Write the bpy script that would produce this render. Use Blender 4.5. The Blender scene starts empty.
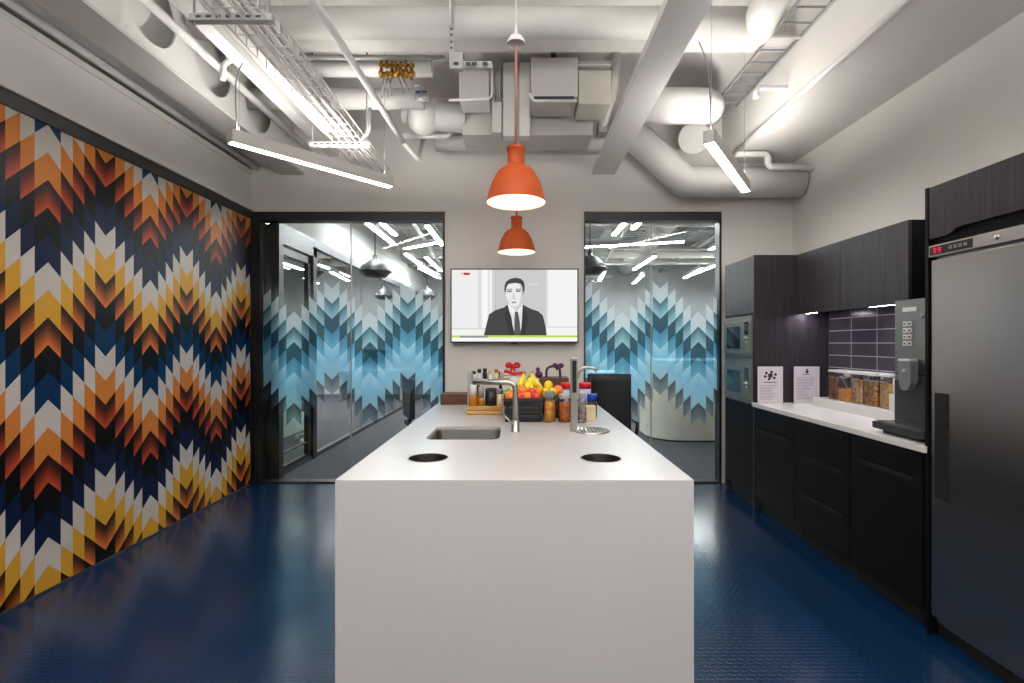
import bpy, bmesh, math, random
from mathutils import Vector, Matrix, Euler
random.seed(7)
PI = math.pi
F, CX, CY, H = 495.0, 519.0, 343.0, 1.4
scene = bpy.context.scene
COL = scene.collection

def P(px, py, Y):
    return Vector(((px-CX)*Y/F, Y, H+(CY-py)*Y/F))

# ------------------------------------------------------------------ materials
def new_mat(name):
    m = bpy.data.materials.new(name); m.use_nodes = True
    nt = m.node_tree
    return m, nt, nt.nodes['Principled BSDF'], nt.nodes['Material Output']

def s2l(c):
    return tuple(((v/255)/12.92 if v/255 <= 0.04045 else ((v/255+0.055)/1.055)**2.4) for v in c)

def paint(name, rgb, rough=0.5, metal=0.0, var=0.04, scale=6.0, bump=0.0, bscale=80, stretch=(1,1,1), spec=0.5, coat=0.0):
    m, nt, b, out = new_mat(name)
    c = s2l(rgb)
    tc = nt.nodes.new('ShaderNodeTexCoord'); mp = nt.nodes.new('ShaderNodeMapping')
    mp.inputs['Scale'].default_value = stretch
    nt.links.new(tc.outputs['Object'], mp.inputs['Vector'])
    n = nt.nodes.new('ShaderNodeTexNoise'); n.inputs['Scale'].default_value = scale; n.inputs['Detail'].default_value = 4
    nt.links.new(mp.outputs['Vector'], n.inputs['Vector'])
    r = nt.nodes.new('ShaderNodeValToRGB')
    r.color_ramp.elements[0].position = 0.3; r.color_ramp.elements[1].position = 0.7
    r.color_ramp.elements[0].color = tuple(max(0, v*(1-var)) for v in c)+(1,)
    r.color_ramp.elements[1].color = tuple(min(1, v*(1+var)) for v in c)+(1,)
    nt.links.new(n.outputs['Fac'], r.inputs['Fac']); nt.links.new(r.outputs['Color'], b.inputs['Base Color'])
    b.inputs['Roughness'].default_value = rough; b.inputs['Metallic'].default_value = metal
    b.inputs['Specular IOR Level'].default_value = spec
    b.inputs['Coat Weight'].default_value = coat
    if bump:
        n2 = nt.nodes.new('ShaderNodeTexNoise'); n2.inputs['Scale'].default_value = bscale
        nt.links.new(mp.outputs['Vector'], n2.inputs['Vector'])
        bp = nt.nodes.new('ShaderNodeBump'); bp.inputs['Strength'].default_value = bump; bp.inputs['Distance'].default_value = 0.01
        nt.links.new(n2.outputs['Fac'], bp.inputs['Height']); nt.links.new(bp.outputs['Normal'], b.inputs['Normal'])
    return m

def emit(name, rgb, strength):
    m, nt, b, out = new_mat(name)
    nt.nodes.remove(b)
    e = nt.nodes.new('ShaderNodeEmission'); e.inputs['Color'].default_value = s2l(rgb)+(1,); e.inputs['Strength'].default_value = strength
    nt.links.new(e.outputs['Emission'], out.inputs['Surface'])
    return m

def vcol_mat(name, rough=0.45, mode='diffuse', strength=1.0, spec=0.35):
    m, nt, b, out = new_mat(name)
    a = nt.nodes.new('ShaderNodeVertexColor'); a.layer_name = 'Col'
    if mode == 'emit':
        nt.nodes.remove(b)
        e = nt.nodes.new('ShaderNodeEmission'); e.inputs['Strength'].default_value = strength
        nt.links.new(a.outputs['Color'], e.inputs['Color']); nt.links.new(e.outputs['Emission'], out.inputs['Surface'])
    elif mode == 'film':
        nt.nodes.remove(b)
        d = nt.nodes.new('ShaderNodeBsdfDiffuse'); t = nt.nodes.new('ShaderNodeBsdfTranslucent'); tr = nt.nodes.new('ShaderNodeBsdfTransparent')
        m1 = nt.nodes.new('ShaderNodeMixShader'); m1.inputs[0].default_value = 0.5
        m2 = nt.nodes.new('ShaderNodeMixShader')
        tint = nt.nodes.new('ShaderNodeMix'); tint.data_type = 'RGBA'; tint.inputs[6].default_value = (1, 1, 1, 1)
        nt.links.new(a.outputs['Alpha'], tint.inputs[0]); nt.links.new(a.outputs['Color'], tint.inputs[7]); nt.links.new(tint.outputs[2], tr.inputs['Color'])
        nt.links.new(a.outputs['Color'], d.inputs['Color']); nt.links.new(a.outputs['Color'], t.inputs['Color'])
        nt.links.new(d.outputs[0], m1.inputs[1]); nt.links.new(t.outputs[0], m1.inputs[2])
        mu = nt.nodes.new('ShaderNodeMath'); mu.operation = 'MULTIPLY'; mu.inputs[1].default_value = 0.7; nt.links.new(a.outputs['Alpha'], mu.inputs[0])
        nt.links.new(mu.outputs[0], m2.inputs[0]); nt.links.new(tr.outputs[0], m2.inputs[1]); nt.links.new(m1.outputs[0], m2.inputs[2])
        nt.links.new(m2.outputs[0], out.inputs['Surface'])
    else:
        nt.links.new(a.outputs['Color'], b.inputs['Base Color']); b.inputs['Roughness'].default_value = rough
        b.inputs['Specular IOR Level'].default_value = spec
    return m

def glass_mat(name, tint=(235, 243, 240), blend=0.06, rough=0.0):
    m, nt, b, out = new_mat(name); nt.nodes.remove(b)
    tr = nt.nodes.new('ShaderNodeBsdfTransparent'); tr.inputs['Color'].default_value = s2l(tint)+(1,)
    g = nt.nodes.new('ShaderNodeBsdfGlossy'); g.inputs['Roughness'].default_value = rough; g.inputs['Color'].default_value = (1, 1, 1, 1)
    lw = nt.nodes.new('ShaderNodeFresnel'); lw.inputs['IOR'].default_value = 1.45
    mx = nt.nodes.new('ShaderNodeMixShader')
    nt.links.new(lw.outputs[0], mx.inputs[0]); nt.links.new(tr.outputs[0], mx.inputs[1]); nt.links.new(g.outputs[0], mx.inputs[2])
    nt.links.new(mx.outputs[0], out.inputs['Surface'])
    return m

def wood_mat(name, rgb, var=0.25, rough=0.5, stretch=(60, 60, 2.5), scale=1.0, spec=0.3):
    m = paint(name, rgb, rough=rough, var=var, scale=scale, stretch=stretch, bump=0.12, bscale=2.0, spec=spec)
    return m

def steel_mat(name, rgb=(175, 175, 172), rough=0.28, stretch=(2, 2, 220), bump=.05):
    m, nt, b, out = new_mat(name)
    tc = nt.nodes.new('ShaderNodeTexCoord'); mp = nt.nodes.new('ShaderNodeMapping'); mp.inputs['Scale'].default_value = stretch
    nt.links.new(tc.outputs['Object'], mp.inputs['Vector'])
    n = nt.nodes.new('ShaderNodeTexNoise'); n.inputs['Scale'].default_value = 2.5; n.inputs['Detail'].default_value = 3
    nt.links.new(mp.outputs['Vector'], n.inputs['Vector'])
    mr = nt.nodes.new('ShaderNodeMapRange'); mr.inputs['To Min'].default_value = rough-0.008; mr.inputs['To Max'].default_value = rough+0.012
    b.inputs['Anisotropic'].default_value = 0.5; b.inputs['Anisotropic Rotation'].default_value = 0.25
    tg = nt.nodes.new('ShaderNodeTangent'); tg.direction_type = 'RADIAL'; tg.axis = 'Z'; nt.links.new(tg.outputs[0], b.inputs['Tangent'])
    nt.links.new(n.outputs['Fac'], mr.inputs['Value']); nt.links.new(mr.outputs[0], b.inputs['Roughness'])
    b.inputs['Base Color'].default_value = s2l(rgb)+(1,); b.inputs['Metallic'].default_value = 1.0
    bp = nt.nodes.new('ShaderNodeBump'); bp.inputs['Strength'].default_value = bump; bp.inputs['Distance'].default_value = 0.002
    nt.links.new(n.outputs['Fac'], bp.inputs['Height']); nt.links.new(bp.outputs['Normal'], b.inputs['Normal'])
    return m

def floor_mat():
    m, nt, b, out = new_mat('blue_rubber')
    tc = nt.nodes.new('ShaderNodeTexCoord')
    sep = nt.nodes.new('ShaderNodeSeparateXYZ'); nt.links.new(tc.outputs['Object'], sep.inputs[0])
    def M(op, a, bb=None, c=None):
        k = nt.nodes.new('ShaderNodeMath'); k.operation = op
        for i, v in enumerate((a, bb, c)):
            if v is None: continue
            if isinstance(v, (int, float)): k.inputs[i].default_value = v
            else: nt.links.new(v, k.inputs[i])
        return k.outputs[0]
    # staggered raised lozenges, 36 x 30 mm repeat
    row = M('FLOOR', M('MULTIPLY', sep.outputs['Y'], 1/0.026))
    off = M('MULTIPLY', M('MODULO', row, 2.0), 0.5)
    fx = M('SUBTRACT', M('FRACT', M('ADD', M('MULTIPLY', sep.outputs['X'], 1/0.042), off)), 0.5)
    fy = M('SUBTRACT', M('FRACT', M('MULTIPLY', sep.outputs['Y'], 1/0.026)), 0.5)
    d = M('SQRT', M('ADD', M('POWER', M('MULTIPLY', fx, 1.15), 2.0), M('POWER', M('MULTIPLY', fy, 1.5), 2.0)))
    hgt = nt.nodes.new('ShaderNodeMapRange'); hgt.interpolation_type = 'SMOOTHSTEP'
    nt.links.new(d, hgt.inputs['Value']); hgt.inputs['From Min'].default_value = 0.38; hgt.inputs['From Max'].default_value = 0.5
    hgt.inputs['To Min'].default_value = 1; hgt.inputs['To Max'].default_value = 0
    bp = nt.nodes.new('ShaderNodeBump'); bp.inputs['Strength'].default_value = 0.5; bp.inputs['Distance'].default_value = 0.0012
    nt.links.new(hgt.outputs[0], bp.inputs['Height']); nt.links.new(bp.outputs['Normal'], b.inputs['Normal'])
    n = nt.nodes.new('ShaderNodeTexNoise'); n.inputs['Scale'].default_value = 1.4; n.inputs['Detail'].default_value = 5
    nt.links.new(tc.outputs['Object'], n.inputs['Vector'])
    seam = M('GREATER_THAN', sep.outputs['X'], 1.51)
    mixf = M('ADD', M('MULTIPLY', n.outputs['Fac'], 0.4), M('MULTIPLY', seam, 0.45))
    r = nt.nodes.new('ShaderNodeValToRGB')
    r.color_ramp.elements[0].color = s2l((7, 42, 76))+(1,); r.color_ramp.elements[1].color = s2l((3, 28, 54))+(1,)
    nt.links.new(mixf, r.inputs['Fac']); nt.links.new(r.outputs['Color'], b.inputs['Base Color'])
    b.inputs['Roughness'].default_value = 0.2
    b.inputs['Specular IOR Level'].default_value = 0.6
    return m

def carpet_mat():
    m = paint('grey_carpet', (76, 76, 80), rough=0.95, var=0.25, scale=30, bump=0.3, bscale=300, spec=0.1)
    return m

def tile_mat():
    m, nt, b, out = new_mat('splash_tiles')
    tc = nt.nodes.new('ShaderNodeTexCoord'); sep = nt.nodes.new('ShaderNodeSeparateXYZ'); nt.links.new(tc.outputs['Object'], sep.inputs[0])
    cmb = nt.nodes.new('ShaderNodeCombineXYZ'); nt.links.new(sep.outputs['Y'], cmb.inputs['X']); nt.links.new(sep.outputs['Z'], cmb.inputs['Y'])
    br = nt.nodes.new('ShaderNodeTexBrick'); br.offset = 0.0; br.squash = 1.0
    br.inputs['Color1'].default_value = s2l((74, 70, 80))+(1,); br.inputs['Color2'].default_value = s2l((64, 61, 72))+(1,)
    br.inputs['Mortar'].default_value = s2l((176, 172, 176))+(1,)
    br.inputs['Scale'].default_value = 1.0; br.inputs['Brick Width'].default_value = 0.28; br.inputs['Row Height'].default_value = 0.1
    br.inputs['Mortar Size'].default_value = 0.0035; br.inputs['Mortar Smooth'].default_value = 0.1
    mp = nt.nodes.new('ShaderNodeMapping'); mp.inputs['Location'].default_value = (-3.6+0.28*5+0.02-0.02, 0, 0)
    nt.links.new(cmb.outputs[0], mp.inputs['Vector']); nt.links.new(mp.outputs[0], br.inputs['Vector'])
    nt.links.new(br.outputs['Color'], b.inputs['Base Color']); b.inputs['Roughness'].default_value = 0.2
    return m

def cereal_mat(name, c1, c2, c3, scale=55):
    m, nt, b, out = new_mat(name)
    tc = nt.nodes.new('ShaderNodeTexCoord'); v = nt.nodes.new('ShaderNodeTexVoronoi'); v.inputs['Scale'].default_value = scale
    nt.links.new(tc.outputs['Object'], v.inputs['Vector'])
    sp = nt.nodes.new('ShaderNodeSeparateColor'); nt.links.new(v.outputs['Color'], sp.inputs[0])
    r = nt.nodes.new('ShaderNodeValToRGB'); e = r.color_ramp.elements
    e[0].color = s2l(c1)+(1,); e[1].color = s2l(c3)+(1,); k = e.new(0.5); k.color = s2l(c2)+(1,)
    nt.links.new(sp.outputs[0], r.inputs['Fac']); nt.links.new(r.outputs['Color'], b.inputs['Base Color'])
    bp = nt.nodes.new('ShaderNodeBump'); bp.inputs['Strength'].default_value = 0.4; bp.inputs['Distance'].default_value = 0.005; bp.invert = True
    nt.links.new(v.outputs['Distance'], bp.inputs['Height']); nt.links.new(bp.outputs['Normal'], b.inputs['Normal'])
    b.inputs['Roughness'].default_value = 0.6
    return m

WALL = paint('warm_white_wall', (233, 229, 224), rough=0.75, var=0.015, scale=2, bump=0.03, bscale=200)
CEILW = paint('ceiling_white', (232, 229, 225), rough=0.7, var=0.02, scale=3)
DUCTW = paint('duct_white', (236, 234, 230), rough=0.5, var=0.02, scale=4)
DUCTG = paint('painted_grey_white', (214, 211, 206), rough=0.55, var=0.03, scale=5)
PALEG = paint('pale_galvanised', (170, 168, 165), rough=0.4, metal=0.3, var=0.08, scale=12)
ISL = paint('solid_surface_white', (190, 187, 187), rough=0.32, var=0.008, scale=3, spec=0.4)
CTOP = paint('counter_white', (235, 232, 230), rough=0.25, var=0.01, scale=3)
DWOOD = wood_mat('dark_oak', (52, 48, 53), var=0.35, rough=0.42, stretch=(70, 70, 2.2))
BLACKW = wood_mat('black_oak', (14, 13, 15), var=0.3, rough=0.5, stretch=(70, 70, 2.2), spec=.15)
BLACK = paint('black_frame', (20, 20, 22), rough=0.35, var=0.05)
DGREY = paint('dark_grey_metal', (52, 52, 56), rough=0.4, var=0.05)
BLACKP = paint('black_plastic', (22, 22, 24), rough=0.4, var=0.05)
GAP = paint('shadow_gap_black', (6, 6, 7), rough=0.8, var=0.02)
STEEL = steel_mat('brushed_steel', (140, 139, 138))
STEELV = steel_mat('brushed_steel_fridge', (184, 181, 179), 0.28, (.25, .25, 130), bump=0)
STEELD = steel_mat('steel_bowl', (145, 143, 140), 0.42, (40, 40, 2))
STEELH = steel_mat('steel_chute', (120, 118, 114), 0.33, (40, 40, 2))
CHROME = paint('satin_chrome', (176, 174, 170), rough=0.33, metal=1.0, var=0.03)
ORANGE = paint('orange_rubber', (192, 78, 16), rough=0.6, var=0.03)
SHADEIN = paint('shade_inner_white', (250, 240, 228), rough=0.6, var=0.01)
CORD = paint('woven_cord', (176, 128, 124), rough=0.8, var=0.2, scale=150)
WHITEP = paint('white_plastic', (235, 235, 235), rough=0.35, var=0.01)
GREYP = paint('grey_plastic', (125, 126, 128), rough=0.35, var=0.03)
LIGHT = emit('tube_light', (255, 251, 246), 42.0)
LIGHTUP = emit('tube_uplight', (255, 250, 244), 72.0)
BULB = emit('warm_bulb', (255, 226, 190), 45.0)
LEDS = emit('cabinet_led', (250, 240, 255), 45.0)
GLASS = glass_mat('clear_glass')
GLASST = glass_mat('green_glass', (214, 226, 222))
JARG = glass_mat('jar_plastic', (253, 253, 253))
GOLD = paint('brass', (186, 140, 66), rough=0.35, metal=1.0, var=0.6, scale=40)
BLUEH = paint('blue_handle', (40, 70, 130), rough=0.4)
WOODL = wood_mat('light_bamboo', (196, 152, 92), var=0.15, rough=0.5, stretch=(3, 40, 60))
WOODB = wood_mat('brown_wood', (96, 66, 52), var=0.3, rough=0.6, stretch=(3, 40, 60))
PAPER = paint('paper_white', (226, 220, 228), rough=0.6, var=0.01)
INK = paint('print_ink', (110, 100, 115), rough=0.7)
INKD = paint('print_ink_dark', (60, 50, 66), rough=0.7)
FLOORM = floor_mat(); CARPET = carpet_mat(); TILES = tile_mat()
MURALM = vcol_mat('mural_print', rough=0.35, spec=.14)
FILMM = vcol_mat('glass_film', mode='film')
SCREENM = vcol_mat('screen_picture', mode='emit', strength=1.0)

# ------------------------------------------------------------------ geometry helpers
class MB:
    def __init__(s): s.bm = bmesh.new()
    def box(s, x0, x1, y0, y1, z0, z1, bev=0.0, rot=None, origin=None):
        t = bmesh.new(); bmesh.ops.create_cube(t, size=1)
        for v in t.verts:
            v.co = Vector(((v.co.x+.5)*(x1-x0)+x0, (v.co.y+.5)*(y1-y0)+y0, (v.co.z+.5)*(z1-z0)+z0))
        if bev:
            bmesh.ops.bevel(t, geom=t.edges[:], offset=bev, segments=2, affect='EDGES', profile=0.6)
        if rot is not None:
            bmesh.ops.rotate(t, verts=t.verts, cent=origin or Vector(((x0+x1)/2, (y0+y1)/2, (z0+z1)/2)), matrix=rot)
        s._merge(t); return s
    def _merge(s, t):
        me = bpy.data.meshes.new('tmp'); t.to_mesh(me); t.free(); s.bm.from_mesh(me); bpy.data.meshes.remove(me)
    def tube(s, pts, r, seg=12, cap=True, fillet=0.0, fn=6):
        pts = [Vector(p) for p in pts]
        if fillet and len(pts) > 2:
            out = [pts[0]]
            for i in range(1, len(pts)-1):
                a, b, c = pts[i-1], pts[i], pts[i+1]
                d1 = (a-b); d2 = (c-b); f = min(fillet, d1.length*.49, d2.length*.49)
                p1 = b+d1.normalized()*f; p2 = b+d2.normalized()*f
                for k in range(fn+1):
                    t = k/fn; out.append(p1*(1-t)**2+b*2*t*(1-t)+p2*t*t)
            out.append(pts[-1]); pts = out
        rr = r if isinstance(r, (list, tuple)) else [r]*len(pts)
        rings = []; up = None
        for i, p in enumerate(pts):
            if i == 0: d = pts[1]-p
            elif i == len(pts)-1: d = p-pts[i-1]
            else: d = (pts[i+1]-p).normalized()+(p-pts[i-1]).normalized()
            d = d.normalized()
            if up is None:
                up = Vector((0, 0, 1)) if abs(d.z) < .9 else Vector((0, 1, 0))
            u = (up-d*up.dot(d)).normalized(); w = d.cross(u); up = u
            rings.append([s.bm.verts.new(p+(u*math.cos(2*PI*k/seg)+w*math.sin(2*PI*k/seg))*rr[i]) for k in range(seg)])
        for a, b in zip(rings, rings[1:]):
            for k in range(seg):
                f = s.bm.faces.new((a[k], a[(k+1) % seg], b[(k+1) % seg], b[k])); f.smooth = seg > 6
        if cap:
            s.bm.faces.new(rings[0][::-1]); s.bm.faces.new(rings[-1])
        return s
    def lathe(s, prof, c=(0, 0, 0), seg=32, axis='Z', cap=False):
        c = Vector(c); rings = []
        for (r, z) in prof:
            ring = []
            for k in range(seg):
                a = 2*PI*k/seg
                v = Vector((r*math.cos(a), r*math.sin(a), z))
                if axis == 'X': v = Vector((v.z, v.x, v.y))
                if axis == 'Y': v = Vector((v.x, v.z, v.y))
                ring.append(s.bm.verts.new(c+v))
            rings.append(ring)
        for a, b in zip(rings, rings[1:]):
            for k in range(seg):
                f = s.bm.faces.new((a[k], a[(k+1) % seg], b[(k+1) % seg], b[k])); f.smooth = True
        if cap:
            s.bm.faces.new(rings[0][::-1]); s.bm.faces.new(rings[-1])
        return s
    def prism(s, poly, axis, a, b):
        def mk(p, t):
            if axis == 'Y': return Vector((p[0], t, p[1]))
            if axis == 'X': return Vector((t, p[0], p[1]))
            return Vector((p[0], p[1], t))
        A = [s.bm.verts.new(mk(p, a)) for p in poly]; B = [s.bm.verts.new(mk(p, b)) for p in poly]
        s.bm.faces.new(A[::-1]); s.bm.faces.new(B); n = len(poly)
        for k in range(n): s.bm.faces.new((A[k], A[(k+1) % n], B[(k+1) % n], B[k]))
        return s
    def quad(s, pts):
        s.bm.faces.new([s.bm.verts.new(Vector(p)) for p in pts]); return s
    def sphere(s, c, r, seg=14, sc=(1, 1, 1), rot=None):
        t = bmesh.new(); bmesh.ops.create_uvsphere(t, u_segments=seg, v_segments=max(6, seg*2//3), radius=r)
        for v in t.verts:
            v.co = Vector((v.co.x*sc[0], v.co.y*sc[1], v.co.z*sc[2]))
            if rot: v.co = rot @ v.co
            v.co += Vector(c)
        for f in t.faces: f.smooth = True
        s._merge(t); return s

def obj(name, mb, m, parent=None, label=None):
    bm = mb.bm
    bmesh.ops.recalc_face_normals(bm, faces=bm.faces)
    me = bpy.data.meshes.new(name); 
    # origin at the base centre
    if bm.verts:
        xs = [v.co.x for v in bm.verts]; ys = [v.co.y for v in bm.verts]; zs = [v.co.z for v in bm.verts]
        o = Vector(((min(xs)+max(xs))/2, (min(ys)+max(ys))/2, min(zs)))
    else: o = Vector((0, 0, 0))
    keep = m in (FLOORM, TILES, CARPET) or parent is not None
    if keep: o = Vector((0, 0, 0))
    for v in bm.verts: v.co -= o
    bm.to_mesh(me); bm.free()
    ob = bpy.data.objects.new(name, me); COL.objects.link(ob); ob.location = o
    if m: me.materials.append(m)
    if parent:
        ob.parent = parent
        ob.location = -Vector(parent.get('_o', (0, 0, 0)))
        pp = parent.parent
        if pp is not None: ob.location = (0, 0, 0)
    if label: ob['label'] = label
    return ob

def tag(o, label=None, cat=None, group=None, kind=None):
    if label: o['label'] = label
    if cat: o['category'] = cat
    if group: o['group'] = group
    if kind: o['kind'] = kind
    return o
def thing(name, label, cat, loc=(0, 0, 0), group=None):
    o = bpy.data.objects.new(name, None); COL.objects.link(o); o.location = loc; o.empty_display_size = 0.1
    o['_o'] = tuple(loc)
    return tag(o, label, cat, group)
def solo(name, mb, m, label, cat, group=None):
    return tag(obj(name, mb, m), label, cat, group)
def struct(name, mb, m, parent=None):
    o = obj(name, mb, m, parent)
    if parent is None: o['kind'] = 'structure'
    return o
def sthing(name, loc=(0, 0, 0)):
    o = bpy.data.objects.new(name, None); COL.objects.link(o); o.location = loc; o['_o'] = tuple(loc); o['kind'] = 'structure'
    return o
def dup(root, delta, label=None, group=None, rotz=0):
    r = root.copy(); COL.objects.link(r); r.location = root.location+Vector(delta); r.rotation_euler = (0, 0, rotz)
    if label: r['label'] = label
    if group: r['group'] = group
    for ch in list(root.children):
        c = ch.copy(); COL.objects.link(c); c.parent = r
        for g in list(ch.children):
            d = g.copy(); COL.objects.link(d); d.parent = c
    return r

def vcol_mesh(name, polys, m, parent=None):
    """polys: list of (3D points, per-point RGBA linear)"""
    me = bpy.data.meshes.new(name); verts = []; faces = []; cols = []
    for pts, cs in polys:
        b = len(verts); verts += [tuple(p) for p in pts]; faces.append(tuple(range(b, b+len(pts)))); cols += cs
    me.from_pydata(verts, [], faces)
    ca = me.color_attributes.new('Col', 'FLOAT_COLOR', 'CORNER')
    for i, c in enumerate(cols): ca.data[i].color = c
    me.materials.append(m)
    ob = bpy.data.objects.new(name, me); COL.objects.link(ob)
    if parent:
        ob.parent = parent; ob.location = -Vector(parent.get('_o', (0, 0, 0)))
        if parent.parent is not None: ob.location = (0, 0, 0)
    return ob

def clip(poly, lo_u, hi_u, lo_z, hi_z):
    """poly: [(u,z,colour)]"""
    def cl(poly, idx, val, keep_greater):
        out = []
        for i in range(len(poly)):
            a, b = poly[i], poly[(i+1) % len(poly)]
            ina = (a[idx] >= val-1e-9) if keep_greater else (a[idx] <= val+1e-9)
            inb = (b[idx] >= val-1e-9) if keep_greater else (b[idx] <= val+1e-9)
            if ina: out.append(a)
            if ina != inb:
                t = (val-a[idx])/(b[idx]-a[idx])
                out.append((a[0]+(b[0]-a[0])*t, a[1]+(b[1]-a[1])*t, tuple(p+(q-p)*t for p, q in zip(a[2], b[2]))))
        return out
    for idx, val, g in ((0, lo_u, True), (0, hi_u, False), (1, lo_z, True), (1, hi_z, False)):
        poly = cl(poly, idx, val, g)
        if len(poly) < 3: return []
    return poly

def feather(u0, u1, z0, z1, peak_u, peak_z, period, tiles_fn, krange, to3d, nsub=4, ease=1.0):
    """Feather / flame-stitch pattern. tiles_fn(k) -> (top rgba, bottom rgba) or None."""
    s = period/10; th = 2*s; polys = []
    n0 = int(math.floor((u0-peak_u)/period))-1; n1 = int(math.ceil((u1-peak_u)/period))+1
    for n in range(n0, n1+1):
        pu = peak_u+n*period
        for side in (-1, 1):
            for j in range(5):
                ua = pu+side*j*s; ub = pu+side*(j+1)*s
                za = peak_z+j*s; zb = za-s
                if max(ua, ub) < u0 or min(ua, ub) > u1: continue
                for k in krange:
                    tc = tiles_fn(k)
                    if tc is None: continue
                    ct, cb = tc[0], tc[1]
                    subs = nsub if ct != cb else 1
                    for q in range(subs):
                        t0 = q/subs; t1 = (q+1)/subs
                        e0 = t0**ease; e1 = t1**ease
                        c0 = tuple(a+(b-a)*e0 for a, b in zip(ct, cb)); c1 = tuple(a+(b-a)*e1 for a, b in zip(ct, cb))
                        poly = [(ua, za-k*th-t0*th, c0), (ub, zb-k*th-t0*th, c0), (ub, zb-k*th-t1*th, c1), (ua, za-k*th-t1*th, c1)]
                        poly = clip(poly, u0, u1, z0, z1)
                        if poly: polys.append(([to3d(p[0], p[1]) for p in poly], [p[2] for p in poly]))
    return polys

# ------------------------------------------------------------------ room shell
XL, XR, YB, YF, ZC = -2.682, 2.74, 4.95, -2.2, 3.85
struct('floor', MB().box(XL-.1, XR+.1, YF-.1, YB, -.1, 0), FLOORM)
struct('ceiling', MB().box(XL-.6, XR+.1, YF-.1, YB+.1, ZC, ZC+.1), CEILW)
wl = sthing('wall_left')
struct('wall_surface', MB().box(XL-.1, XL, YF, YB+.1, 0, 3.13), WALL, wl)
struct('wall_recess', MB().box(XL-.6, XL-.45, YF, YB+.1, 3.0, ZC), WALL, wl)
struct('wall_ledge', MB().box(XL-.5, XL-.1, YF, YB+.1, 3.05, 3.13), WALL, wl)
struct('upper_rail', MB().box(XL, XL+.012, YF, YB, 3.085, 3.13, bev=.004), WALL, wl)
struct('wall_right', MB().box(XR, XR+.1, YF, YB+.1, 0, ZC), WALL)
# back wall around the two glazed openings
LG0, LG1, RG0, RG1, GZ = -2.66, -.745, .65, 2.02, 2.71
bw = sthing('wall_back')
struct('wall_header', MB().box(XL-.5, XR, YB, YB+.12, GZ, ZC), WALL, bw)
struct('wall_pier', MB().box(LG1, RG0, YB, YB+.12, 0, GZ), WALL, bw)
struct('wall_end', MB().box(RG1, XR, YB, YB+.12, 0, GZ), WALL, bw)
struct('wall_rear', MB().box(XL-.1, XR+.1, YF-.1, YF, 0, ZC), paint('rear_wall', (150, 146, 142), rough=.8))

# mural
W = s2l((186, 178, 172)); OR = s2l((190, 115, 50)); YE = s2l((194, 144, 46)); BK = s2l((7, 6, 9)); NV = s2l((10, 24, 54)); BL = s2l((0, 40, 76))
GA = s2l((20, 12, 15)); GB = s2l((176, 70, 38)); GC = s2l((26, 15, 14)); GD = s2l((206, 112, 50))
def mtile(k):
    k %= 10
    o = (1.0,)
    return [(W+o, W+o), (OR+o, OR+o), (GA+o, GB+o), (BK+o, BK+o), (NV+o, NV+o), (W+o, W+o), (YE+o, YE+o), (GC+o, GD+o), (BK+o, BK+o), (BL+o, BL+o)][k]
MY0, MY1 = -1.9, 4.9
mural = thing('wall_mural', 'floor-to-ceiling orange, navy and white zigzag feather mural on the left wall', 'mural', (XL, 1.5, 0))
pol = feather(MY0, MY1, .012, 2.63, 2.796, 1.08, .7765, mtile, range(-12, 16), lambda u, z: (XL+.022, u, z), ease=1.9)
vcol_mesh('printed_face', pol, MURALM, mural)
obj('backing_panel', MB().box(XL, XL+.02, MY0, MY1, .01, 2.63), BLACK, mural)
obj('top_frame', MB().box(XL, XL+.035, MY0, MY1, 2.63, 2.71), BLACK, mural)
obj('end_frame', MB().box(XL, XL+.03, MY1, YB, 0.005, 2.71), BLACK, mural)
obj('bottom_strip', MB().box(XL+.0225, XL+.027, MY0, MY1, 0.001, .014), DGREY, mural)
struct('trim_1', MB().box(XL, XL+.05, YF, YB, 2.712, 2.755, bev=.006), WALL)
struct('trim_2', MB().box(XL+.05, LG1+.02, YB-.02, YB, 2.71, 2.735), WALL)
struct('trim_3', MB().box(RG0-.01, RG1+.01, YB-.02, YB, 2.71, 2.735), WALL)

# glazed openings with feather film
def C4(rgb, a): return s2l(rgb)+(a,)
def ftile(k):
    return {-2: (C4((225, 240, 245), .0), C4((215, 235, 242), .22)),
            -1: (C4((238, 248, 252), .80), C4((222, 242, 250), .86)),
            0: (C4((70, 122, 138), .88), C4((176, 224, 238), .84)),
            1: (C4((64, 98, 114), .90), C4((54, 102, 120), .88)),
            2: (C4((84, 154, 188), .88), C4((120, 196, 232), .88)),
            3: (C4((184, 234, 255), .90), C4((140, 212, 250), .88)),
            4: (C4((156, 220, 252), .88), C4((176, 222, 240), .80)),
            5: (C4((60, 84, 100), .76), C4((104, 134, 150), .45))}.get(k)
def glazing(n, x0, x1, seam, peak, left_jamb):
    w = sthing('window_%d' % n, ((x0+x1)/2, YB+.04, 0))
    f = MB()
    f.box(x0, x1, YB-.015, YB+.1, 2.62, GZ)
    f.box(x0, x0+left_jamb, YB-.015, YB+.1, 0, 2.62); f.box(x1-.022, x1, YB-.015, YB+.1, 0, 2.62)
    f.box(x0, x1, YB-.005, YB+.1, -.005, .012)
    struct('window_frame', f, BLACK, w)
    struct('window_pane', MB().quad([(x0+left_jamb, YB+.05, .012), (seam, YB+.05, .012), (seam, YB+.05, 2.62), (x0+left_jamb, YB+.05, 2.62)]), GLASS, w)
    struct('window_pane', MB().quad([(seam, YB+.05, .012), (x1-.022, YB+.05, .012), (x1-.022, YB+.05, 2.62), (seam, YB+.05, 2.62)]), GLASS, w)
    struct('window_joint', MB().box(seam-.005, seam+.005, YB+.044, YB+.056, .012, 2.62), PALEG, w)
    fl = vcol_mesh('window_film', feather(x0+left_jamb, x1-.022, .3, 2.4, peak, 1.566, .767, ftile, range(-2, 6), lambda u, z: (u, YB+.046, z)), FILMM, w)
    return w
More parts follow.
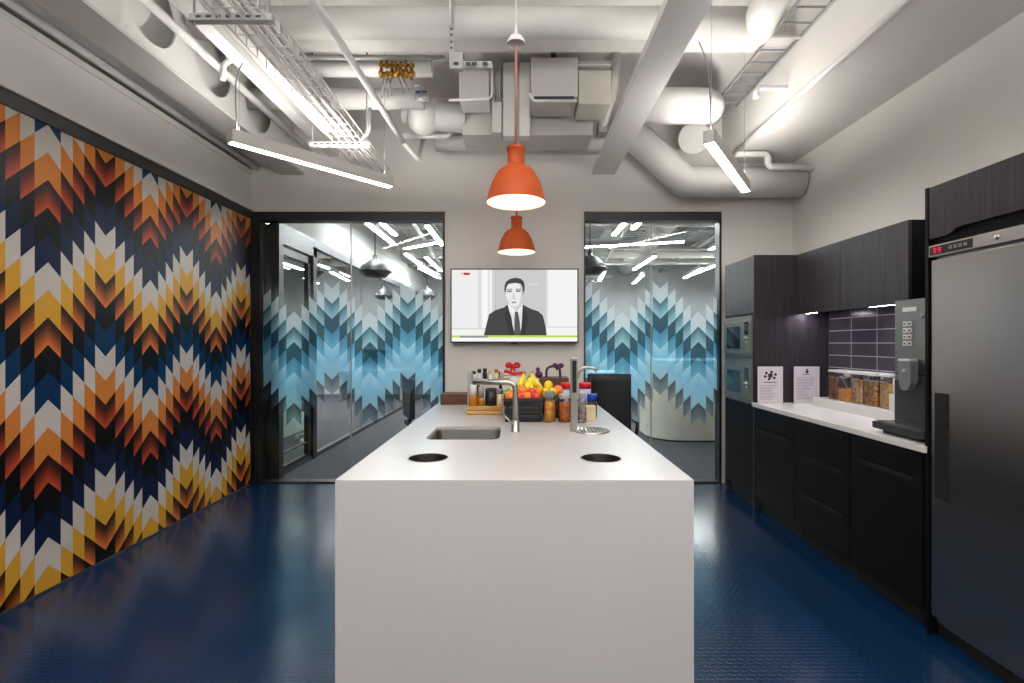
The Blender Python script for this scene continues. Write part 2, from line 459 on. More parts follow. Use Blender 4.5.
glazing(1, XL+.01, LG1+.005, (349.5-CX)*.01, (291.8-CX)*.01, .09)
glazing(2, RG0, RG1, (652.3-CX)*.01, (623.3-CX)*.01, .012)

# right soffit along the wall
struct('trim_7', MB().box(-2.72, -2.45, YB+.105, YB+.2, 0, 2.62), paint('jamb_grey', (26, 26, 29), rough=.4))
struct('trim_4', MB().box(2.03, XR, YF, YB, 3.2, ZC), WALL)
struct('trim_5', MB().tube([(2.022, YF+.02, 3.188), (2.022, YB, 3.188)], .019), DUCTW)

# ------------------------------------------------------------------ beams, ducts and pipes overhead
# castellated steel beam, left
cb = thing('castellated_beam', 'white steel beam with round web holes above the mural', 'beam', (-2.26, 1.4, 3.08))
obj('bottom_flange', MB().box(-2.38, -2.145, YF, YB, 3.08, 3.10), DUCTG, cb)
web = MB(); zc = 3.465; rr = .225; c0 = 3.03; y = YF
holes = [c0+.63*k for k in range(-8, 4)]
for yc in holes:
    ya, yb = yc-.315, yc+.315
    if yb > YB: yb = YB
    za, zb = 3.09, 3.84
    angs = [2*PI*k/40 for k in range(40)]
    for cx_, cz_ in ((ya, za), (yb, za), (yb, zb), (ya, zb)): angs.append(math.atan2(cz_-zc, cx_-yc) % (2*PI))
    angs = sorted(set(round(a, 6) for a in angs)); inn = []; outr = []
    for a in angs:
        dx, dz = math.cos(a), math.sin(a); r_ = rr if yb-yc > rr else min(rr, yb-yc-.01)
        ts = []
        if dx > 1e-6: ts.append((yb-yc)/dx)
        if dx < -1e-6: ts.append((ya-yc)/dx)
        if dz > 1e-6: ts.append((zb-zc)/dz)
        if dz < -1e-6: ts.append((za-zc)/dz)
        t = min(ts)
        inn.append(web.bm.verts.new((-2.26, yc+dx*r_, zc+dz*r_))); outr.append(web.bm.verts.new((-2.26, yc+dx*t, zc+dz*t)))
    for k in range(len(angs)):
        k2 = (k+1) % len(angs); web.bm.faces.new((inn[k], inn[k2], outr[k2], outr[k]))
wo = obj('web_plate', web, DUCTW, cb); md = wo.modifiers.new('thick', 'SOLIDIFY'); md.thickness = .014; md.offset = 0

# recess soffit + conduits, left
struct('added_backing', MB().box(-2.40, -2.38, YF, YB, 3.2, ZC), CEILW)  # pale panel added behind the web holes to catch room light
struct('trim_6', MB().box(XL-.5, -2.37, YF, YB, 3.175, 3.2), WALL)
solo('conduit', MB().tube([(-2.61, YF+.1, 3.145), (-2.61, YB, 3.145)], .024), DUCTW, 'white conduit running in the recess just above the mural wall', 'pipe')
solo('conduit', MB().tube([(-2.45, YF+.1, 3.155), (-2.45, YB, 3.155)], .014), DUCTG, 'thin pale conduit beside the beam flange over the mural', 'pipe')
solo('pipe', MB().tube([(-2.09, YF+.1, 3.32), (-2.09, YB, 3.32)], .028), DUCTW, 'long white pipe passing in front of the round beam holes', 'pipe')
solo('pipe', MB().tube([P(313, 0, 2.6)+Vector((.0, -3.5, 0)), P(313, 0, 2.6), P(403, 142, 4.43)], .024), DUCTW, 'white straight pipe ending above the left side of the television', 'pipe')
solo('pipe', MB().tube([P(403, 142, 4.43), P(418, 160, 4.5), P(424, 137, 4.8)], .02, fillet=.03), DUCTW, 'short bent white pipe end under the round duct elbow', 'pipe')
solo('pipe', MB().tube([P(404, 136, 4.6), P(450, 136, 4.6), P(450, 126, 4.6)], .025, fillet=.04), DUCTW, 'short horizontal white pipe below the round duct cap', 'pipe')

solo('pipe', MB().tube([P(223, 80, 3.3), P(223, 62, 3.3), P(246, 57, 3.3)], .018, fillet=.06), DUCTW, 'small curved white pipe beside the cable of the left pendant', 'pipe')
solo('bracket', MB().tube([P(370, 108, 4.0), P(369, 132, 4.0), P(360, 142, 4.0)], .014, fillet=.06), DUCTW, 'curved white hanger hook at the far end of the wire basket', 'bracket')
# transverse I beam
tb = MB()
tb.box(-2.25, 2.03, 3.62, 3.78, 3.62, 3.64)
tb.box(-2.25, 2.03, 3.695, 3.71, 3.64, 3.83)
tb.box(-2.25, 2.03, 3.60, 3.80, 3.83, ZC)
solo('steel_beam', tb, DUCTG, 'white steel beam crossing the ceiling from left to right', 'beam')
solo('air_duct', MB().tube([(-2.22, 3.38, 3.585), (1.60, 3.38, 3.585)], .098, seg=28), DUCTG, 'long round pale duct crossing the ceiling ahead of the steel beam', 'duct')
solo('steel_beam', MB().box(-2.25, 2.03, 2.2, 2.36, 3.66, ZC), DUCTG, 'pale beam crossing the ceiling nearest the camera', 'beam')
# horizontal pipes left-middle
solo('insulated_pipe', MB().tube([P(258, 69, 4.0), P(432, 69, 4.0)], .062, seg=20), DUCTW, 'upper fat white insulated pipe behind the brass manifold', 'pipe')
solo('insulated_pipe', MB().tube([P(240, 99, 4.25), P(424, 99, 4.25)], .085, seg=20), DUCTW, 'lower fat white insulated pipe running to the round duct elbow', 'pipe')
solo('insulated_pipe', MB().tube([P(180, 58, 3.95), P(445, 58, 3.95)], .02, seg=14), DUCTW, 'thin white pipe above the brass manifold', 'pipe')
# duct elbow: ball cap + ribbed flex + box
el = thing('round_duct', 'white round duct with ball cap and ribbed collar left of the orange lamps', 'duct', P(425, 118, 4.45))
obj('cap', MB().sphere(P(424, 116, 4.45), .165, 24), DUCTW, el)
rb = MB(); a = P(432, 117, 4.45); b_ = P(464, 119, 4.5)
pts = []; rads = []
for k in range(33):
    t = k/32; pts.append(a.lerp(b_, t)); rads.append(.118+.006*math.cos(k*PI))
rb.tube(pts, rads, seg=22); obj('ribbed_collar', rb, DUCTW, el)
obj('flange', MB().tube([P(404, 112, 4.4), P(410, 113, 4.4)], .09, seg=20), DUCTW, el)
# valve
vv = thing('ball_valve', 'small valve with a blue lever handle on the white ducting', 'valve', P(422, 95, 4.1))
obj('valve_body', MB().tube([P(416, 98, 4.1), P(430, 98, 4.1)], .03).tube([P(422, 99, 4.1), P(422, 92, 4.1)], .014), PALEG, vv)
obj('handle', MB().box(-.048, .048, -.012, .012, 0, .012, bev=.003), BLUEH, vv).location = P(421, 92.5, 4.1)-P(422, 95, 4.1)+Vector((0, 0, .0))
obj('handle_tip', MB().tube([P(414, 86, 4.1), P(419, 85, 4.1), P(422, 92, 4.1)], .008, fillet=.02), CHROME, vv)
# brass manifold
bmn = thing('brass_manifold', 'cluster of brass valve fittings hung below the ceiling pipes', 'manifold', P(398, 70, 3.95))
g = MB()
for r_ in range(2):
    g.tube([P(380, 66+r_*8, 3.95-.03*r_), P(415, 66+r_*8, 3.95-.03*r_)], .018)
    for k in range(7):
        c = P(382+k*5+random.uniform(-1, 1), 66+r_*8+random.uniform(-1.5, 1.5), 3.95-.03*r_)
        g.tube([c+Vector((0, 0, -.035)), c+Vector((0, 0, .03))], .014, seg=8)
        g.sphere(c+Vector((0, -.02, -.01)), .019, 8)
obj('fittings', g, GOLD, bmn)
g = MB()
for (x0, x1, yy) in ((384, 382, 98), (388, 392, 96), (392, 388, 94), (398, 404, 92), (402, 409, 90), (386, 388, 97)):
    g.tube([P(x0, 76, 3.93), P((x0+x1)/2, 84, 3.9), P(x1, yy, 4.1)], .006, seg=6)
obj('hoses', g, PALEG, bmn)
# grey boxes centre
solo('air_duct', MB().box(P(464, 0, 4.6).x, P(590, 0, 4.6).x, 4.42, 4.75, P(0, 135, 4.42).z, P(0, 104, 4.42).z, bev=.008), DUCTG, 'long pale rectangular duct with flat face above the television wall', 'duct')
solo('insulated_pipe', MB().tube([P(436, 143, 4.8), P(640, 143, 4.8)], .075, seg=22), DUCTG, 'horizontal white duct against the wall above the television', 'duct')
solo('junction_box', MB().box(P(459, 0, 4.1).x, P(489, 0, 4.1).x, 4.1, 4.35, P(0, 99, 4.1).z, P(0, 71, 4.1).z, bev=.006), DUCTG, 'square pale box left of the flat vertical trunking', 'box')
vt = thing('vertical_trunking', 'flat white vertical trunking pair behind the orange lamp cord', 'trunking', P(516, 120, 4.2))
obj('trunk_cover', MB().box(P(503, 0, 4.2).x, P(514.5, 0, 4.2).x, 4.2, 4.3, P(0, 136, 4.2).z, P(0, 62, 4.2).z, bev=.004), DUCTW, vt)
obj('trunk_cover', MB().box(P(519, 0, 4.2).x, P(530, 0, 4.2).x, 4.2, 4.3, P(0, 136, 4.2).z, P(0, 62, 4.2).z, bev=.004), DUCTW, vt)
obj('trunk_back', MB().box(P(503, 0, 4.25).x, P(530, 0, 4.25).x, 4.27, 4.32, P(0, 134, 4.2).z, P(0, 62, 4.2).z), DUCTG, vt)
solo('vertical_trunking', MB().box(P(493, 0, 4.3).x, P(502, 0, 4.3).x, 4.15, 4.3, P(0, 135, 4.2).z, P(0, 100, 4.2).z, bev=.004), DUCTG, 'short narrow trunking standing beside the flat pair', 'trunking')
cp = MB()
for k, dx in enumerate((0, 3, 5.5)):
    cp.tube([P(494+dx, 68, 4.1), P(493.5+dx, 84, 4.1), P(495+dx, 102, 4.15)], .01, seg=8)
solo('cable_bundle', cp, PALEG, 'short loose grey cables beside the flat vertical trunking', 'cables')
solo('pipe', MB().tube([P(449, 100, 4.05), P(492, 99, 4.05), P(492, 64, 4.05)], .010, fillet=.05), DUCTW, 'thin white pipe bending upward beside the square ceiling box', 'pipe')
# AC unit
ac = thing('air_handler', 'pale boxy ceiling air handler right of the lamp cord', 'air conditioner', P(554, 80, 4.0))
obj('casing', MB().box(P(531, 0, 4).x, P(578, 0, 4).x, 4.0, 4.35, P(0, 97, 4).z, P(0, 57, 4).z, bev=.012), DUCTG, ac)
obj('air_slot', MB().box(P(534, 0, 4).x, P(574, 0, 4).x, 3.995, 4.02, P(0, 99.5, 4).z, P(0, 96.5, 4).z), DGREY, ac)
obj('drain_tray', MB().tube([P(529, 93, 3.98), P(533, 101, 3.98), P(577, 101, 3.98)], .012, fillet=.05), DUCTW, ac)
obj('side_box', MB().box(P(578.5, 0, 4.05).x, P(611, 0, 4.05).x, 4.05, 4.35, P(0, 104, 4.05).z, P(0, 70, 4.05).z, bev=.008), paint('warm_box', (205, 200, 188), rough=.6), ac)
obj('bracket', MB().box(P(578, 0, 4.05).x, P(611, 0, 4.05).x, 4.02, 4.06, P(0, 66, 4.05).z, P(0, 63, 4.05).z), DUCTG, ac)
obj('hanger', MB().box(P(551, 0, 4.05).x, P(556, 0, 4.05).x, 4.05, 4.1, P(0, 57, 4.05).z, ZC), DGREY, ac)
# big box beam running toward camera
solo('cable_trunking', MB().box(.73, .955, .6, YB, 3.08, 3.13, bev=.004), DUCTW, 'wide flat white trunking running overhead toward the camera right of the lamps', 'trunking')
solo('pipe', MB().tube([P(616, 48, 4.2), P(614, 90, 4.3), P(604, 118, 4.5), P(601, 132, 4.7)], .045, seg=16, fillet=.12), DUCTW, 'curved white pipe dropping beside the flat overhead trunking', 'pipe')
solo('bracket', MB().box(P(598, 0, 4.6).x, P(607, 0, 4.6).x, 4.55, 4.7, P(0, 134, 4.6).z, P(0, 121, 4.6).z), PALEG, 'small dark grey bracket where the curved pipe meets the wall', 'bracket')
# round ducts right
solo('round_duct', MB().tube([P(645, 106, 4.1), P(703, 106, 4.1), P(708, 107, 4.35), P(708, 112, 4.88)], .140, seg=32, fillet=.18, fn=10), DUCTW, 'big bright round duct with elbow right of the flat trunking', 'duct')
solo('round_duct', MB().tube([P(622, 123, 4.72), P(684, 182, 4.78), P(800, 182, 4.78)], .145, seg=32, fillet=.06, fn=5), DUCTW, 'round duct bending down along the wall above the right glass', 'duct')
solo('round_duct', MB().tube([P(694, 138, 4.62), P(692, 138, 4.93)], .14, seg=32), DUCTG, 'stub end of a round duct entering the wall behind the elbow', 'duct')
solo('round_duct', MB().tube([P(780, -25, 2.85), P(762, 18, 3.3), P(757, 30, 3.45)], .11, seg=24), DUCTW, 'white round duct rising to the top edge above the cable ladder', 'duct')
solo('pipe', MB().tube([P(693, 37, 3.55), P(800, 37, 3.55)], .014, seg=10), DUCTW, 'thin white pipe in front of the crossing beam at right', 'pipe')
solo('pipe', MB().tube([P(736, 154, 4.6), P(768, 154, 4.6), P(768, 167, 4.6), P(812, 168, 4.6)], .028, seg=14, fillet=.05), DUCTW, 'stepped white pipe in the corner above the right glass', 'pipe')
solo('pipe', MB().tube([P(756, 98, 3.75), P(756, 88, 3.75), P(787, 88, 3.75), P(789, 96, 3.75)], .02, seg=14, fillet=.04), DUCTW, 'small white pipe loop on the side of the right soffit', 'pipe')

# ladders/baskets
def ladder(name, label, xl, xr, z, y0, y1, step, r=.005, side=0.0, m=PALEG, longi=0):
    b = MB()
    for x in (xl, xr):
        b.tube([(x, y0, z+side), (x, y1, z+side)], r*1.3, seg=6)
        if side: b.tube([(x, y0, z), (x, y1, z)], r, seg=6)
    for k in range(longi):
        x = xl+(xr-xl)*(k+1)/(longi+1); b.tube([(x, y0, z), (x, y1, z)], r, seg=6)
    y = y0
    while y < y1:
        if side: b.tube([(xl, y, z+side), (xl, y, z), (xr, y, z), (xr, y, z+side)], r, seg=6)
        else: b.tube([(xl, y, z), (xr, y, z)], r, seg=6)
        y += step
    return solo(name, b, m, label, 'cable tray')
ladder('cable_ladder', 'dark-edged cable ladder beside the soffit on the right', 1.80, 2.02, 3.6, 1.0, 4.6, .16, r=.008, m=GREYP)
ladder('cable_basket', 'wire mesh cable basket hanging on the left, nearer the television', -1.50, -1.27, 3.03, .8, 4.85, .107, r=.004, side=.07, m=DUCTG, longi=3)
ladder('cable_basket', 'wire mesh cable basket hung high beside the bright flat trunking', -1.78, -1.55, 3.42, .8, 4.85, .107, r=.004, side=.06, m=DUCTG, longi=3)
for (x0, x1, z, lab) in ((-1.50, -1.27, 3.045, 'bundle of pale cables lying in the lower wire basket'), (-1.78, -1.55, 3.435, 'bundle of pale cables lying in the upper wire basket')):
    b = MB()
    for k in range(3):
        x = x0+.05+k*.06
        pts = [(x+random.uniform(-.008, .008), .8+q*.4, z+random.uniform(0, .02)) for q in range(11)]
        b.tube(pts, .010, seg=7)
    solo('cable_bundle', b, DUCTW if z < 3.2 else PALEG, lab, 'cables')
solo('cable_trunking', MB().box(-1.64, -1.52, .8, YB, 3.15, 3.21, bev=.004), DUCTW, 'bright flat white trunking running lengthwise over the left lamp', 'trunking')
solo('cable_trunking', MB().box(-1.90, -1.80, .8, YB, 3.26, 3.32, bev=.004), DUCTW, 'narrow white trunking beside the long pipe on the left', 'trunking')
# trapeze hangers
def trapeze(x0, x1, y, z, label, m, ztop=ZC):
    t = thing('trapeze_hanger', label, 'bracket', ((x0+x1)/2, y, z), 'slotted strut hangers under the baskets')
    c = MB().box(x0-.03, x1+.03, y-.02, y+.02, z-.035, z, bev=.003)
    obj('strut', c, m, t)
    for k in range(int((x1-x0)/.05)): obj('slot', MB().box(x0+.01+k*.05, x0+.036+k*.05, y-.0215, y-.0195, z-.024, z-.012), DGREY, t)
    for x in (x0-.01, x1+.01): obj('threaded_rod', MB().tube([(x, y, z-.05), (x, y, ztop)], .006, seg=8), PALEG, t)
    return t
trapeze(-1.63, -1.27, 2.5, 3.055, 'slotted strut hanger nearest the camera on the left', PALEG)
trapeze(-1.66, -1.24, 4.0, 3.02, 'white strut hanger at the far end of the wire basket', DUCTW)
# perforated strut at centre top
ps = thing('perforated_strut', 'perforated vertical steel strut hanging left of the lamp cord', 'bracket', P(452, 70, 3.15))
b = MB().box(P(449, 0, 3.15).x, P(454, 0, 3.15).x, 3.15, 3.17, P(0, 66, 3.15).z, ZC).box(P(450, 0, 3.15).x, P(463, 0, 3.15).x, 3.13, 3.17, P(0, 70, 3.15).z, P(0, 54, 3.15).z)
b.box(P(463, 0, 3.15).x, P(492, 0, 3.15).x, 3.15, 3.17, P(0, 68, 3.15).z, P(0, 61, 3.15).z)
obj('channel', b, PALEG, ps)
for py in (28, 34, 41, 47, 53): obj('slot', MB().box(P(450.5, 0, 3.15).x, P(452.5, 0, 3.15).x, 3.146, 3.149, P(0, py+2, 3.15).z, P(0, py, 3.15).z), DGREY, ps)
for px in (454, 466, 472, 483): obj('slot', MB().box(P(px, 0, 3.15).x, P(px+5, 0, 3.15).x, 3.126, 3.129, P(0, 67, 3.15).z, P(0, 64, 3.15).z), DGREY, ps)
obj('threaded_rod', MB().tube([P(450, 25, 3.12), P(450, -30, 3.12)], .007, seg=8), DUCTG, ps)

# ------------------------------------------------------------------ linear pendants
def linear(p1, p2, label, group, hook, on=True):
    p1 = Vector(p1); p2 = Vector(p2); d = (p2-p1); L = d.length; ang = math.atan2(d.y, d.x)
    mid = (p1+p2)/2
    t = bpy.data.objects.new('linear_pendant', None); COL.objects.link(t); t.location = mid; t.rotation_euler = (0, 0, ang)
    tag(t, label, 'ceiling light', group)
    w = .036; h = .085
    def o(nm, mb, m):
        x = obj(nm, mb, m); x.parent = t; return x
    hs = MB(); hs.box(-L/2, L/2, -w, -w+.004, 0, h); hs.box(-L/2, L/2, w-.004, w, 0, h); hs.box(-L/2, -L/2+.006, -w, w, 0, h); hs.box(L/2-.006, L/2, -w, w, 0, h)
    q = o('housing', hs, DUCTG)
    o('diffuser', MB().box(-L/2+.007, L/2-.007, -w+.005, w-.005, .002, .008), LIGHT)
    o('uplight', MB().box(-L/2+.03, L/2-.03, -w+.008, w-.008, h-.012, h-.006), LIGHTUP)
    for k, x in enumerate((-L/2+.06, L/2-.06)):
        o('suspension_wire', MB().tube([(x, 0, h-.02), (x, 0, ZC-mid.z)], .0018, seg=6), PALEG)
    c = MB(); x = -L/2+.05
    pts = [(x, 0, h-.02), (x-.012, 0, h+.2), (x-.006, .01, h+.36), (x+hook*.4, .03, h+.5), (x+hook, .05, h+.56)]
    c.tube(pts, .004, seg=8, fillet=.12)
    o('power_cable', c, GREYP)
    return t
GL = 'linear pendants lit over the kitchen'
linear(P(229, 142, 3.2), P(391, 188, 4.125), 'slim linear pendant light hung at the left over the mural side', None, .12)
linear(P(709, 142, 3.2), P(746, 193, 4.25), 'slim linear pendant light hung at the right over the cabinets', None, -.10)
linear((-1.6, -.6, 2.70), (-.7, .3, 2.70), 'unseen linear pendant added as fill light behind the camera on the left', None, .1)  # added out of view to light the room
linear((.8, .3, 2.70), (1.7, -.6, 2.70), 'unseen linear pendant added as fill light behind the camera on the right', None, .1)  # its added twin, also only for fill light

# ------------------------------------------------------------------ orange pendants
def pendant(x, y, zrim, label):
    t = thing('pendant_lamp', label, 'pendant lamp', (x, y, zrim), 'orange pendants over the island')
    k = .3222/.322
    prof = [(.172, 0), (.170, .008), (.166, .03), (.160, .055), (.150, .09), (.136, .125), (.125, .142), (.122, .150), (.108, .175), (.085, .196), (.062, .210), (.052, .216), (.049, .225), (.048, .30), (.052, .304), (.055, .312), (.052, .320), (.03, .324), (.006, .325)]
    b = MB(); b.lathe([(r, z) for r, z in prof], (0, 0, 0), 48)
    o = obj('lamp_shade', b, ORANGE); o.parent = t; 
    inner = [(r-.004, z if i else z+.0005) for i, (r, z) in enumerate(prof[:12])]
    b = MB(); b.lathe([(.172, 0), (.168, .0005)]+inner[1:]+[(.03, .235)], (0, 0, 0), 48)
    o = obj('shade_lining', b, SHADEIN); o.parent = t; o.location.z = .001
    b = MB(); b.sphere((0, 0, .10), .045, 16); o = obj('bulb', b, BULB); o.parent = t; o.location = (0, 0, .055)
    b = MB(); b.tube([(0, 0, .325), (0, 0, 3.12-zrim)], .008, seg=10); o = obj('cord', b, CORD); o.parent = t; o.location = (0, 0, .325)
    b = MB(); b.lathe([(.052, 0), (.052, .015), (.04, .04), (.012, .055), (.006, .10), (.004, .12)], (0, 0, 0), 24); o = obj('ceiling_cup', b, DUCTW); o.parent = t; o.location = (0, 0, 3.12-zrim)
    b = MB(); b.tube([(0, 0, 0), (0, 0, ZC-3.2)], .003, seg=8); o = obj('suspension_wire', b, DUCTW); o.parent = t; o.location = (0, 0, 3.2-zrim)
    return t
pa = pendant(-.017, 2.85, 2.205, 'orange dome pendant lamp, the nearer and larger-looking one over the island')
pb = dup(pa, (-.005, 1.62, .012), 'orange dome pendant lamp, the farther and lower-looking one in front of the television')

# ------------------------------------------------------------------ television
tvy = 4.86
tv = thing('television', 'wall-mounted television showing a news presenter in a dark suit', 'television', P(514.5, 342.5, tvy))
a = P(450.5, 268.5, tvy); b_ = P(578.5, 342.8, tvy)
fr = MB(); t_ = .011
fr.box(a.x, b_.x, tvy, tvy+.02, a.z-t_, a.z); fr.box(a.x, b_.x, tvy, tvy+.02, b_.z, b_.z+t_*1.2)
fr.box(a.x, a.x+t_, tvy, tvy+.02, b_.z, a.z); fr.box(b_.x-t_, b_.x, tvy, tvy+.02, b_.z, a.z)
fr.box((a.x+b_.x)/2-.035, (a.x+b_.x)/2+.035, tvy, tvy+.02, b_.z-.012, b_.z)
obj('bezel', fr, BLACKP, tv)
obj('back_housing', MB().box(a.x+.005, b_.x-.005, tvy+.008, YB, b_.z+.005, a.z-.005), BLACKP, tv)
layers = []; depth = [0]
def SC(x, y): return ((x-78)/774*(b_.x-a.x-2*t_)+a.x+t_, (558-y)/436*(a.z-b_.z-2*t_)+b_.z+t_)
def lay(pts, g, tint=None):
    depth[0] += 1
    c = (tint if tint else s2l((g, g, g)))+(1.0,)
    p3 = []
    for (x, y) in pts:
        X, Z = SC(x, y); p3.append((X, tvy+.0075-depth[0]*.00012, Z))
    layers.append((p3, [c]*len(pts)))
R_ = lambda x0, y0, x1, y1: [(x0, y0), (x1, y0), (x1, y1), (x0, y1)]
lay(R_(78, 122, 852, 558), 244)
lay(R_(78, 122, 240, 480), 238); lay(R_(240, 122, 262, 480), 222); lay(R_(270, 122, 300, 480), 248); lay(R_(300, 122, 312, 480), 225); lay(R_(325, 122, 345, 480), 214)
lay(R_(78, 476, 340, 484), 214); lay(R_(662, 466, 852, 474), 222); lay(R_(662, 122, 672, 470), 228)
lay(R_(345, 122, 662, 522), 205); lay(R_(345, 122, 352, 522), 190); lay(R_(550, 206, 612, 216), 222)
lay(R_(134, 145, 146, 150), 0, s2l((210, 90, 100))); lay(R_(150, 140, 190, 154), 0, s2l((200, 50, 64)))
lay([(275, 524), (288, 470), (308, 392), (345, 368), (400, 350), (420, 335), (520, 335), (562, 358), (612, 374), (640, 400), (655, 460), (664, 524)], 74)
lay([(424, 338), (516, 338), (508, 470), (496, 524), (470, 524), (446, 430)], 226)
lay([(424, 336), (436, 330), (470, 372), (452, 392)], 242); lay([(516, 336), (506, 330), (478, 372), (492, 392)], 242)
lay([(468, 376), (486, 376), (498, 440), (504, 522), (464, 522), (464, 430)], 92)
lay([(420, 338), (446, 410), (462, 520), (440, 520), (404, 400)], 62); lay([(518, 338), (512, 420), (503, 520), (530, 520), (548, 400)], 62)
lay([(438, 300), (508, 300), (508, 345), (478, 374), (440, 340)], 208)
fc = [(464+math.cos(t)*52*(1-.12*max(0, -math.sin(t))), 262-math.sin(t)*86) for t in [2*PI*k/28 for k in range(28)]]
lay(fc, 236)
lay([(500, 210), (516, 240), (514, 290), (498, 325), (505, 280)], 204)
lay([(403, 276), (403, 220), (412, 196), (436, 178), (470, 170), (502, 176), (522, 192), (528, 226), (524, 274), (516, 272), (514, 232), (502, 208), (470, 202), (430, 208), (416, 226), (410, 272)], 74)
lay([(420, 250), (448, 248), (449, 256), (421, 258)], 90); lay([(474, 248), (500, 247), (501, 255), (475, 257)], 90)
lay([(418, 240), (450, 237), (450, 242), (418, 246)], 120); lay([(472, 238), (504, 238), (504, 244), (472, 243)], 120)
lay([(456, 262), (462, 262), (466, 292), (452, 292)], 205); lay([(442, 316), (480, 315), (470, 325), (452, 325)], 150); lay([(448, 296), (474, 296), (470, 300), (452, 300)], 180)
lay([(403, 256), (409, 256), (411, 290), (406, 290)], 210); lay([(517, 256), (523, 254), (521, 288), (516, 290)], 200)
lay(R_(78, 520, 852, 533), 0, s2l((196, 222, 90))); lay(R_(130, 522, 300, 534), 150); lay(R_(78, 534, 852, 558), 250); lay(R_(310, 540, 640, 543), 225)
vcol_mesh('screen', layers, SCREENM, tv)

# ------------------------------------------------------------------ island
IX0, IX1, IY0, IY1, IZ = -.672, .639, 1.807, 4.27, .9
def rrect(x0, x1, y0, y1, r, n=6):
    pts = []
    for (cx_, cy_, a0) in ((x1-r, y1-r, 0), (x0+r, y1-r, PI/2), (x0+r, y0+r, PI), (x1-r, y0+r, 1.5*PI)):
        for k in range(n+1): a_ = a0+k*PI/2/n; pts.append((cx_+r*math.cos(a_), cy_+r*math.sin(a_)))
    return pts
def circ(x, y, r, n=48): return [(x+r*math.cos(2*PI*k/n), y+r*math.sin(2*PI*k/n)) for k in range(n)]
isl = thing('kitchen_island', 'large white solid-surface island with waterfall front in the middle of the room', 'kitchen island', ((IX0+IX1)/2, (IY0+IY1)/2, 0))
body = obj('worktop', MB().box(IX0, IX1, IY0, IY1, 0, IZ, bev=.0025), ISL, isl)
SK = rrect(-.487, -.103, 2.56, 2.965, .05)
H1 = (-.395, 2.155, .085); H2 = (.355, 2.15, .085)
cut = MB(); cut.prism(SK, 'Z', .62, 1.0); cut.prism(circ(*H1), 'Z', .55, 1.0); cut.prism(circ(*H2), 'Z', .55, 1.0)
cuto = obj('cutter', cut, ISL, isl)
md = body.modifiers.new('b', 'BOOLEAN'); md.object = cuto; md.operation = 'DIFFERENCE'; md.solver = 'EXACT'
bpy.context.view_layer.update()
dg = bpy.context.evaluated_depsgraph_get(); nm = bpy.data.meshes.new_from_object(body.evaluated_get(dg))
body.modifiers.clear(); body.data = nm; bpy.data.objects.remove(cuto)
for sx, xx in ((-1, IX0), (1, IX1)):
    for k in range(4):
        y0 = IY0+.03+k*.602
        obj('side_door', MB().box(min(xx, xx+sx*.002), max(xx, xx+sx*.002), y0+.002, y0+.6, .08, .872), BLACKW, isl)
# sink
sk = thing('undermount_sink', 'stainless steel sink sunk into the left side of the island top', 'sink', (-.295, 2.76, .64))
def bowl(outline, ztop, zbot, cxy, m, parent, name):
    b = MB(); rings = []
    cx_, cy_ = cxy
    for (sc_, z) in ((.998, ztop), (.99, ztop-.02), (.985, zbot+.03), (.95, zbot+.006), (.85, zbot+.001), (.3, zbot), (.05, zbot-.001)):
        rings.append([b.bm.verts.new((cx_+(x-cx_)*sc_, cy_+(y-cy_)*sc_, z)) for x, y in outline])
    n = len(outline)
    for r1, r2 in zip(rings, rings[1:]):
        for k in range(n):
            f = b.bm.faces.new((r1[k], r1[(k+1) % n], r2[(k+1) % n], r2[k])); f.smooth = True
    b.bm.faces.new(rings[-1])
    return obj(name, b, m, parent)
bowl(SK, .882, .66, (-.295, 2.7625), STEELD, sk, 'bowl')
obj('drain', MB().lathe([(.0, 0), (.03, 0), (.04, .004), (.045, .001)], (-.295, 2.80, .6615), 24), CHROME, sk)
for (h, lab) in ((H1, 'round steel-lined waste hole in the island, the left of two'), (H2, 'round steel-lined waste hole in the island, the right of two')):
    t = thing('waste_chute', lab, 'waste hole', (h[0], h[1], .56), 'round waste holes at the island front')
    bowl(circ(*h), .9, .57, (h[0], h[1]), STEELH, t, 'liner')
    obj('rim', MB().lathe([(h[2]-.001, .0), (h[2]-.001, .0015), (h[2]+.004, .0015), (h[2]+.0045, .0)], (h[0], h[1], .9001), 48), CHROME, t)
# mixer tap
tp = thing('mixer_tap', 'angular steel mixer tap standing behind the sink', 'tap', (-.02, 2.80, .9))
obj('body', MB().lathe([(.026, 0), (.026, .004), (.023, .006), (.021, .06), (.018, .065)], (-.02, 2.80, .9), 24, cap=True), CHROME, tp)
obj('spout', MB().tube([(-.02, 2.80, .95), (-.02, 2.80, 1.178), (-.262, 2.80, 1.178)], .0155, seg=16, fillet=.05), CHROME, tp)
obj('lever', MB().tube([(-.022, 2.79, .93), (-.085, 2.785, .992)], .007, seg=10), CHROME, tp)
# filter tap
ft = thing('water_dispenser', 'tall flat steel water dispenser column with hooked spout on the island', 'tap', (.31, 2.8, .9))
obj('column', MB().box(.292, .331, 2.79, 2.83, .9, 1.316, bev=.004), CHROME, ft)
obj('control_panel', MB().box(.300, .323, 2.787, 2.79, 1.12, 1.30), BLACKP, ft)
obj('spout', MB().tube([(.331, 2.81, 1.20), (.335, 2.81, 1.235), (.365, 2.81, 1.262), (.41, 2.81, 1.262), (.443, 2.81, 1.243)], .0085, seg=12, fillet=.02), CHROME, ft)
dt = obj('drip_tray', MB().lathe([(.0, .0), (.0, .006), (.088, .006), (.093, .010), (.098, .010), (.100, 0)], (.412, 2.80, .9), 40), CHROME, ft)
b = MB()
for k in range(9):
    x = .412-.08+k*.02; hw = math.sqrt(max(0, .084**2-(x-.412)**2)); b.box(x-.004, x+.004, 2.8-hw, 2.8+hw, .9065, .9075)
obj('drip_slots', b, DGREY, ft)

